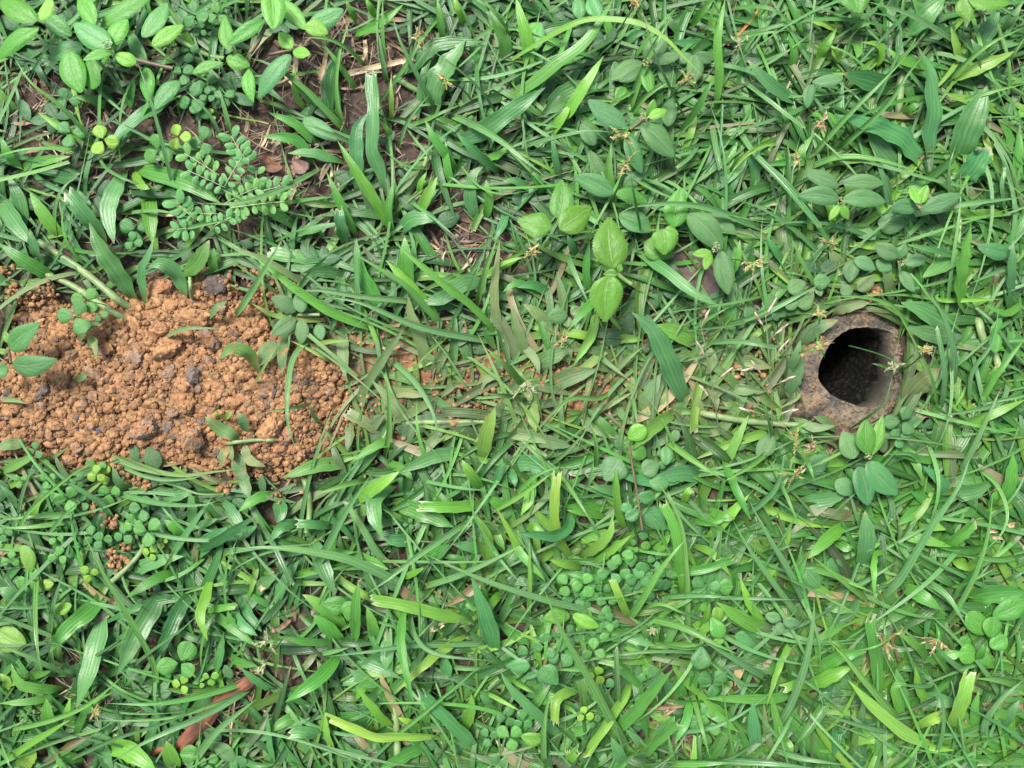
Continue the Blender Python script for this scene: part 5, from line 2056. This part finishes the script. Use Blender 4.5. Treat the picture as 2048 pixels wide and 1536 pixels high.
# ================================================================ leafy plants
def flower_cluster(mb, p, rad, n, cols):
    for _ in range(n):
        a = rs.uniform(0, 6.3); q = rs.rand() ** .5 * rad
        V, F = LUMP[1][rs.randint(14)]
        mb.add((V @ rotm().T) * np.array([1, 1, 1.3]) * rad * rs.uniform(.12, .22) + p + np.array([q * math.cos(a), q * math.sin(a), rs.uniform(0, rad * .5)]), F, None, np.array(cols[rs.randint(len(cols))]) * rs.uniform(.8, 1.2))
plant = None; T = 'A'
for line in PLANTS.strip().split('\n'):
    if line.startswith('T '): T = line.split()[1]; continue
    if line.startswith('P '):
        nm, lab, cat = line[2:].split('|'); plant = dict(n=nm, l=lab, c=cat, root=None); continue
    a = line.split(); k = TILES[T][2]
    def mkroot(p, z=0):
        if plant['root'] is None:
            r_ = empty(plant['n'], W(p[0], p[1], surf(*p)))
            tag(r_, plant['l'], plant['c'], {'broad_leaf_weed': 'broad-leaved weeds in the lawn', 'spurge_plant': 'dusty opposite-leaved weeds in the lawn', 'nettle_seedling': 'toothed-leaf seedlings in the lawn', 'round_leaf_sprig': 'sprigs of small round leaves'}.get(plant['n']))
            plant['root'] = r_
        return plant['root']
    if a[0][0] == 'n':
        pts = [tile_xy(T, s) for s in a[3:]]; h = float(a[2]) / 1000
        rt = mkroot(pts[0]); C = np.array([W(q[0], q[1], surf(*q) + h - 0.002) for q in spline(pts, 16)])
        mb = MB(); mb.add(*tube(C, float(a[1]) / k * K * .5, None, 8, {'7': (0.13, 0.10, 0.055), '5': (0.2, 0.26, .11)}.get(a[0][1], (0.14, 0.27, 0.06)), .08)); mb.build('stem', M['plain'], rt)
        continue
    if a[0][0] == 'k':
        p = tile_xy(T, a[3]); rt = mkroot(p); mb = MB()
        pal = [(0.22, 0.34, 0.12), (0.40, 0.42, 0.22), (0.30, 0.20, 0.12)] if a[0][1] == '5' else [(0.50, 0.60, 0.35), (0.35, 0.50, 0.2)]
        flower_cluster(mb, W(p[0], p[1], surf(*p) + float(a[2]) / 1000), float(a[1]) / k * K * .5, 26, pal); mb.build('flower_cluster', M['flower'], rt)
        continue
    if a[0] == 'q':   # feathery frond
        h = float(a[1]) / 1000; b = tile_xy(T, a[2]); e = tile_xy(T, a[3]); n = int(a[4]); sz = float(a[5]) / k * K
        rt = mkroot(b)
        B = W(b[0], b[1], surf(*b) + h * .7); E = W(e[0], e[1], surf(*e) + h); mb = MB()
        ts = np.linspace(0, 1, 10)[:, None]; mid = B * (1 - ts) + E * ts; mid[:, 2] += 0.001 * np.sin(ts[:, 0] * 3)
        mb.add(*tube(mid, 0.00022, 0.00016, 6, (0.42, 0.50, 0.30))); fr = mb.build('frond', M['plain'], rt); fr['_o'] = [float(v) for v in rt['_o']]
        D = (E - B); D /= np.linalg.norm(D); S = np.cross(D, (0, 0, 1)); S /= np.linalg.norm(S)
        cc = np.array([0.110, 0.320, 0.090]) if n < 6 and rnd.random() < .85 else np.array([0.14, 0.34, 0.075])
        for i in range(n):
            c0 = B + (E - B) * ((i + .6) / (n + .1)); lf = sz * (0.86 if i < n - 1 else .92) * rnd.uniform(.85, 1.1)
            for s in (-1, 1):
                d = S * s * .9 + D * (.25 + .5 * (i == n - 1)) + np.array([0, 0, rnd.uniform(-.15, .2)]); d /= np.linalg.norm(d)
                m2 = MB(); m2.add(*leaf(c0, c0 + d * lf, lf * .58, 'obov', .05, .05, cc * rnd.uniform(.9, 1.15), 0, rnd.uniform(-.3, .3), nv=9))
                q = m2.build('leaflet', M['clover'], fr)
                q.matrix_parent_inverse.identity()
        continue
    p, e = tile_xy(T, a[3]), tile_xy(T, a[4]); h = float(a[2]) / 1000; wd = float(a[1]) / k * K * (H - h) / H
    rt = mkroot(p); sh = a[5]
    zb = surf(*p) + h - rnd.uniform(0, .003); ze = surf(*e) + h * rnd.uniform(.8, 1.05)
    mb = MB(); dr = dirt_at(*p) * .7 + (.28 if a[0] == '9' else 0)
    mb.add(*leaf(W(p[0], p[1], zb), W(e[0], e[1], ze), wd, sh, rnd.uniform(.1, .3), rnd.uniform(.02, .10), colour(a[0]) * (1.25 if plant['n'] == 'broad_leaf_weed' and p[1] < 300 else .8 if sh == 'serrate' and a[0] == '2' else 1), min(dr, .8) * (1 if h < .02 else .45), rnd.uniform(-.22, .22)))
    mb.build('leaf', M['leaf' if sh in ('serrate', 'lance', 'round') or plant['n'] == 'broad_leaf_weed' else 'leaf_fine'], rt)
# low filler leaves of the same weeds (uncountable ground cover beneath everything)
gc = MB()
for i in range(1500):
    px = rs.uniform(-300, 2350); py = rs.uniform(-300, 1840)
    if poly_dist(px, py, MOUND) > -12 or math.hypot(px - 1705, py - 738) < 150: continue
    if noise.noise(Vector((px, py, 0)) / 170.0) < 0.0 or rs.rand() < .8 * bare(px, py): continue
    a = rs.uniform(0, 6.3); L_ = rs.uniform(.005, .012); z = rs.uniform(.002, .007)
    for j in range(rs.randint(2, 5)):
        b = a + j * 2.1; P0 = W(px, py, z); 
        c = np.array([0.040, 0.130, 0.042]) * rs.uniform(.8, 1.25)
        gc.add(*leaf(P0, P0 + np.array([math.cos(b) * L_, math.sin(b) * L_, rs.uniform(-.001, .001)]), L_ * rs.uniform(.45, .75), 'oval' if rs.rand() < .6 else 'round', .2, .05, c, dirt_at(px, py), rs.uniform(-.3, .3), nv=9))
o = gc.build('ground_cover', M['leaf_fine']); tag(o, 'small creeping oval leaves low down between the grass', 'ground cover', kind='stuff')

# ================================================================ cloverlets
items = []; T = 'A'
TC = {'0': (0.068, 0.235, 0.058), '1': (0.088, 0.285, 0.048), '2': (0.14, 0.34, 0.045), '3': (0.20, 0.39, 0.035), '4': (0.058, 0.205, 0.052)}
def trefoil(px, py, L_, rot, c, h):
    h = h * .9; z = surf(px, py) + h; c0 = W(px, py, z)
    rt = empty('cloverlet', W(px, py, surf(px, py)))
    base = np.array(TC[c]) * rnd.uniform(.9, 1.12); L_ = L_ * K * (H - z) / H * 1.14; hd = rnd.random() * .5
    for j in range(3):
        a = math.radians(rot + j * 120 + rnd.uniform(-10, 10)); k = rnd.uniform(.9, 1.08)
        d = np.array([math.cos(a), math.sin(a), rnd.uniform(-.3, .3)])
        mb = MB(); mb.add(*leaf(c0 + d * L_ * .10, c0 + d * L_ * k, L_ * k * rnd.uniform(.84, .95), 'obov', rnd.uniform(0, .2), .03, base * rnd.uniform(.92, 1.08), dirt_at(px, py) * .4, rnd.uniform(-.18, .18)))
        mb.build('leaflet', M['clover'], rt)
    g = c0 + np.array([rnd.uniform(-.003, .003), rnd.uniform(-.003, .003), -h])
    ts = np.linspace(0, 1, 8)[:, None]; C = g * (1 - ts) + c0 * ts; C[:, 0] += .001 * np.sin(ts[:, 0] * 3)
    mb = MB(); mb.add(*tube(C, .00028, .00022, 6, (0.22, 0.24, 0.10))); mb.build('stalk', M['plain'], rt)
    return rt
for line in TREFOILS.strip().split('\n'):
    if line.startswith('T '): T = line.split()[1]; continue
    xy, L_, rot, c, h = line.split(); px, py = tile_xy(T, xy)
    o = trefoil(px, py, float(L_) / TILES[T][2], float(rot), c, float(h) / 1000)
    tag(o, None, 'clover', 'three-leaved cloverlets in the lawn')
    sz = float(L_) / TILES[T][2]
    items.append((o, f"{'tiny ' if sz < 16 else 'large ' if sz > 26 else ''}{ {'0': 'bluish', '1': 'fresh green', '2': 'bright lime', '3': 'yellow', '4': 'dark'}[c]} three-leaved cloverlet, {where(px, py)}", px, py))
relabel(items)

# ================================================================ flower heads
PAL = {'y': [(0.30, 0.27, 0.08), (0.18, 0.27, 0.08), (0.38, 0.34, 0.16), (0.28, 0.17, 0.05)], 'b': [(0.28, 0.18, 0.08), (0.22, 0.12, 0.05), (0.36, 0.29, 0.17), (0.18, 0.25, 0.09)], 'w': [(0.30, 0.36, 0.18), (0.38, 0.40, 0.26), (0.18, 0.28, 0.10), (0.26, 0.24, 0.11)]}
SP_V, SP_F = ICO[1]
T = 'A'
for line in HEADS.strip().split('\n'):
    if line.startswith('T '): T = line.split()[1]; continue
    a = line.split(); px, py = tile_xy(T, a[0]); size = float(a[1]) / TILES[T][2] * K; h = float(a[2]) / 1000; pal = PAL[a[3]]; lab = ' '.join(a[4:])
    z = surf(px, py) + h; c = W(px, py, z)
    rt = empty('sedge_flower', W(px, py, 0)); tag(rt, lab, 'flower head', 'seed and flower heads standing in the grass')
    mb = MB(); main = rs.uniform(0, 6.3)
    ns = 8
    for s in range(ns):
        a_ = main + rs.choice([0, .9, 3.3]) + rs.normal(0, .55); el = rs.uniform(-.3, 1.0); L_ = size * rs.uniform(.15, .50)
        d = np.array([math.cos(a_) * math.cos(el), math.sin(a_) * math.cos(el), math.sin(el) * .6])
        root_ = c + d * size * .04
        mb.add(*tube(np.array([c, c + d * L_ * .5, c + d * L_ * .8]), .00016, .00012, 5, (0.22, 0.30, 0.12)))
        m = int(5 + 4 * rs.rand())
        for j in range(m):
            q = c + d * L_ * (.35 + .65 * j / m); dd = d + rs.normal(0, .45, 3); dd /= np.linalg.norm(dd)
            ax = np.cross(dd, (0.1, 0.3, 1)); ax /= np.linalg.norm(ax); bx_ = np.cross(dd, ax)
            l2 = rs.uniform(.0009, .0018); w2 = l2 * .24
            V = SP_V[:, :1] * w2 * ax + SP_V[:, 1:2] * w2 * bx_ + SP_V[:, 2:3] * l2 * dd
            mb.add(V + q, SP_F, None, np.array(pal[rs.randint(4)]) * rs.uniform(.8, 1.2))
        if rs.rand() < .7:   # pale threads
            dd = d + rs.normal(0, .5, 3); dd /= np.linalg.norm(dd)
            mb.add(*tube(np.array([c + d * L_ * .8, c + d * L_ + dd * .0008, c + d * L_ + dd * .0018 + np.array([0, 0, -.0003])]), .00009, .00005, 4, (0.6, 0.6, 0.5)))
    mb.build('spikelets', M['flower'], rt)
    # stem down into the turf, hidden if a traced one already carries the head
    a_ = rs.uniform(0, 6.3); g = c + np.array([math.cos(a_) * .012, math.sin(a_) * .012, -h + .001])
    ts = np.linspace(0, 1, 12)[:, None]; C = g * (1 - ts) + c * ts; C[:, 2] = g[2] + (c[2] - g[2]) * np.sin(ts[:, 0] * math.pi / 2)
    mb = MB(); mb.add(*tube(C, .0004, .0003, 6, (0.06, 0.16, 0.04))); mb.build('stem', M['plain'], rt)
    for j in range(rs.randint(2, 4)):
        a_ += 2.1; L_ = size * rs.uniform(.35, .6); n = 10; t = np.linspace(0, 1, n)
        C = c + np.stack([math.cos(a_) * L_ * t, math.sin(a_) * L_ * t, .003 * t - .008 * t * t], 1)
        mb = MB(); mb.add(*strip(C, .0013, 3, .6, kind='s', col=colour('1'))); mb.build('bract', M['sedge'], rt)

# open grass panicle left of the burrow
def panicle(base, top, side, label):
    h = 0.030; rt = empty('grass_panicle', W(*base, 0)); tag(rt, label, 'flower head', 'open grass panicles by the burrow')
    pts = spline([base, ((base[0] + top[0]) / 2 + 3, (base[1] + top[1]) / 2), top], 18)
    C = np.array([W(q[0], q[1], .004 + h * math.sin(i / 17 * 1.5)) for i, q in enumerate(pts)])
    mb = MB(); mb.add(*tube(C, .0004, .0002, 6, (0.16, 0.22, 0.09))); mb.build('stem', M['plain'], rt)
    for j, (t, dx, dy) in enumerate(side):
        i = int(t * 17); p = C[i]; e = p + np.array([dx * K, -dy * K, .002]); mb = MB()
        mb.add(*tube(np.array([p, (p + e) / 2 + np.array([0, 0, .001]), e]), .00018, .00012, 5, (0.26, 0.24, 0.13)))
        D = (e - p) / np.linalg.norm(e - p)
        for q in range(5):
            c = e + D * (q - 1.0) * .0010 + rs.normal(0, .0002, 3); ax = np.cross(D, (0, .2, 1)); ax /= np.linalg.norm(ax); bx_ = np.cross(D, ax)
            V = SP_V[:, :1] * .0004 * ax + SP_V[:, 1:2] * .0004 * bx_ + SP_V[:, 2:3] * .0021 * D
            mb.add(V + c, SP_F, None, np.array([(0.42, 0.30, 0.24), (0.5, 0.44, 0.34), (0.30, 0.17, 0.13)][q % 3]) * rs.uniform(.8, 1.2))
        mb.build('spikelet_branch', M['flower'], rt)
panicle((1545, 880), (1530, 620), [(.98, 8, -18), (.85, -16, -22), (.8, 20, -18), (.62, -38, 10), (.6, 22, -30), (.45, -28, -34), (.42, 26, -12), (.2, -50, -14), (.22, 28, -10)], 'thin upright grass panicle with pinkish husks just left of the burrow')
panicle((1440, 880), (1400, 640), [(.95, 6, -16), (.7, -14, -22), (.5, 22, -18), (.3, -20, -24)], 'short grass panicle with pinkish husks further left of the burrow')

# ================================================================ dead things
def dead_leaf(name, outline, h, col, label, curl=.004):
    P = closed_spline(outline, 60); c2 = P.mean(0); rings_ = 9; V = []
    for r_ in range(rings_):
        f = 1 - r_ / (rings_ - 1) * .98
        for q in P:
            x_ = c2 + (q - c2) * f; v = Vector((x_[0] / 40, x_[1] / 40, 1)); V.append(W(x_[0], x_[1], h + curl * (noise.noise(v) + .35 * f * f) + .0006 * noise.noise(v * 5)))
    V = np.array(V); n = 60; F = []
    for r_ in range(rings_ - 1):
        for j in range(n): F.append((r_ * n + j, r_ * n + (j + 1) % n, (r_ + 1) * n + (j + 1) % n, (r_ + 1) * n + j))
    mb = MB(); mb.add(V, np.array(F), None, col)
    V2 = V.copy(); V2[:, 2] -= .0003; mb.add(V2, np.array(F)[:, ::-1], None, col)
    o = mb.build('leaf_litter', M['dead'], loc=W(c2[0], c2[1], 0)); tag(o, label, 'dead leaf'); return o
dl = dead_leaf('dead_leaf', [(1325,505),(1350,500),(1385,510),(1425,520),(1445,545),(1440,575),(1420,598),(1395,580),(1375,560),(1345,535)], 0.0045, (0.115, 0.082, 0.070), 'purple-brown dead leaf lying under the grass right of the lime seedling')
dead_leaf('dead_leaf', [(455,1345 - 30),(470,1318),(488,1325),(480,1340)], .005, (0.24, 0.12, 0.06), 'small reddish dead leaf scrap above the orange bark strip')
dead_leaf('dead_leaf', [(520,310),(545,320),(565,335),(545,345),(525,335)], .006, (0.20, 0.10, 0.06), 'reddish brown leaf scrap on bare litter right of the feathery seedling')
dead_leaf('dead_leaf', [(585,320),(615,325),(610,345),(590,345)], .006, (0.19, 0.12, 0.10), 'small dull dead leaf beside the reddish scrap at upper left')
dead_leaf('dead_leaf', [(1960,780),(1990,770),(2000,800),(1975,815)], .004, (0.12, 0.09, 0.07), 'dark dead leaf scrap at right of the burrow')
# orange bark strip, a half-rolled shell
pts = [(345, 1512), (372, 1480), (400, 1452), (430, 1415), (465, 1385), (522, 1350)]
P = spline(pts, 30); wid = np.interp(np.linspace(0, 1, 30), [0, .1, .4, .7, 1], [14, 27, 35, 30, 22]) * K
C = np.array([W(q[0], q[1], .008) for q in P]); Tn = np.gradient(C, axis=0); Tn /= np.linalg.norm(Tn, axis=1)[:, None]; S = np.cross(Tn, (0, 0, 1.0))
V = []; m = 22
for i in range(30):
    for j in range(m):
        if j < 11: a_ = math.pi * j / 10; k = 1.0
        else: a_ = math.pi * (21 - j) / 10; k = .86
        nz = .0011 * noise.noise(Vector(C[i]) * 260 + Vector((j * .7, 0, 0))) + .0005 * math.sin(j * 2.3)
        V.append(C[i] + S[i] * math.cos(a_) * wid[i] * .5 * k + np.array([0, 0, math.sin(a_) * wid[i] * .42 * k - .003 + nz]))
F = [(i * m + j, i * m + (j + 1) % m, (i + 1) * m + (j + 1) % m, (i + 1) * m + j) for i in range(29) for j in range(m)]
mb = MB(); mb.add(np.array(V), np.array(F), None, np.array([(0.20, 0.078, 0.040) if noise.noise(Vector(v) * 140) > -.1 else (0.14, 0.06, 0.032) for v in V])); o = mb.build('bark_strip', M['dead'], loc=W(430, 1430, 0)); tag(o, 'orange-brown curled strip of bark under grass blades at lower left', 'bark')
pts = [(300, 1512), (315, 1500), (330, 1495)]; C = np.array([W(q[0], q[1], .004) for q in spline(pts, 8)])
mb = MB(); mb.add(*tube(C, .0022, .0016, 9, (0.36, 0.13, 0.05), .1)); o = mb.build('bark_chip', M['dead'], loc=C[0]); tag(o, 'short orange bark chip left of the long bark strip', 'bark')
# straws
STR = [((640,160),(655,95),10,'pale straw upright on the litter at the top, left of centre'),((690,150),(830,118),13,'thick pale broken straw lying across the litter, upper middle'),((700,145),(780,140),9,'greyish straw beneath the thick one, upper middle'),((730,80),(722,125),9,'short tan straw at the top, left of centre'),((1240,1420),(1365,1412),9,'dry straw lying by the dark gap at the bottom, right of centre'),((1290,1400),(1298,1455),10,'torn straw scrap hanging below the dry straw at the bottom'),((1455,90),(1520,15),6,'orange dead blade in the grass at the top, right of centre'),((1975,1062),(2060,1050),14,'pale dry straw wisp at the right edge under the grass'),((1985,1075),(2060,1075),9,'thinner straw beneath the wisp at the right edge'),((765,652),(800,650),8,'short bleached straw on the dusty grass right of the heap'),((765,695),(800,692),7,'short tan straw below the bleached one right of the heap'),((1290,550),(1300,590),9,'grey straw left of the purple-brown dead leaf'),((975,280),(1048,248),9,'tan twig between broad blades, above centre'),((1490,320),(1500,300),6,'tiny straw in the upper right grass'),((860,1260),(900,1240),12,'dry pale leaf curl in the grass below centre left'),((540,1260),(580,1240),12,'brown dry leaf curl at lower left of centre'),((520,1180),(545,1140),12,'tan dry curl beside the pale jointed stem'),((560,420),(590,380),8,'pale curled straw on litter right of the feathery seedling'),((900,590),(960,555),8,'straw in the brown gap left of the lime seedling'),((905,560),(1000,600),6,'thin dark twig in the brown gap left of the lime seedling'),((1540,410),(1600,395),5,'thin pinkish straw in the upper right grass'),((460,1490),(475,1370),4,'thin whitish root thread crossing the bark strip'),((1910,520),(1880,560),7,'tan straw above the runner grass at right'),((1820,340),(1860,300),7,'dry brown tip among yellow blades, upper right'),((1525,1335),(1555,1290),14,'broad grey dead blade in the lower right grass')]
for a_, b_, wd, lab in STR:
    mid = ((a_[0] + b_[0]) / 2 + rs.uniform(-5, 5), (a_[1] + b_[1]) / 2 + rs.uniform(-5, 5)); n = 14
    C = np.array([W(q[0], q[1], .0065 + .001 * math.sin(i)) for i, q in enumerate(spline([a_, mid, b_], n))])
    mb = MB(); c = np.array([(0.45, 0.36, 0.22), (0.38, 0.29, 0.18)][rs.randint(2)])
    if 'orange' in lab: c = np.array([.5, .2, .05])
    if 'dark' in lab or 'brown' in lab: c = np.array([.2, .13, .08])
    if 'grey' in lab: c = np.array([.24, .22, .15])
    V, F, uv, tt, d_ = strip(C, wd * K, 5, fold=.7, wave=.2, kind='s', col=c, cut=True); mb.add(V, F, uv, c, 0)
    o = mb.build('dry_straw', M['dead'], loc=W(*a_, 0)); tag(o, lab, 'straw', 'loose dry straws')
bpy.context.view_layer.update()
for o in COL.objects:
    if '_o' in o: del o['_o']
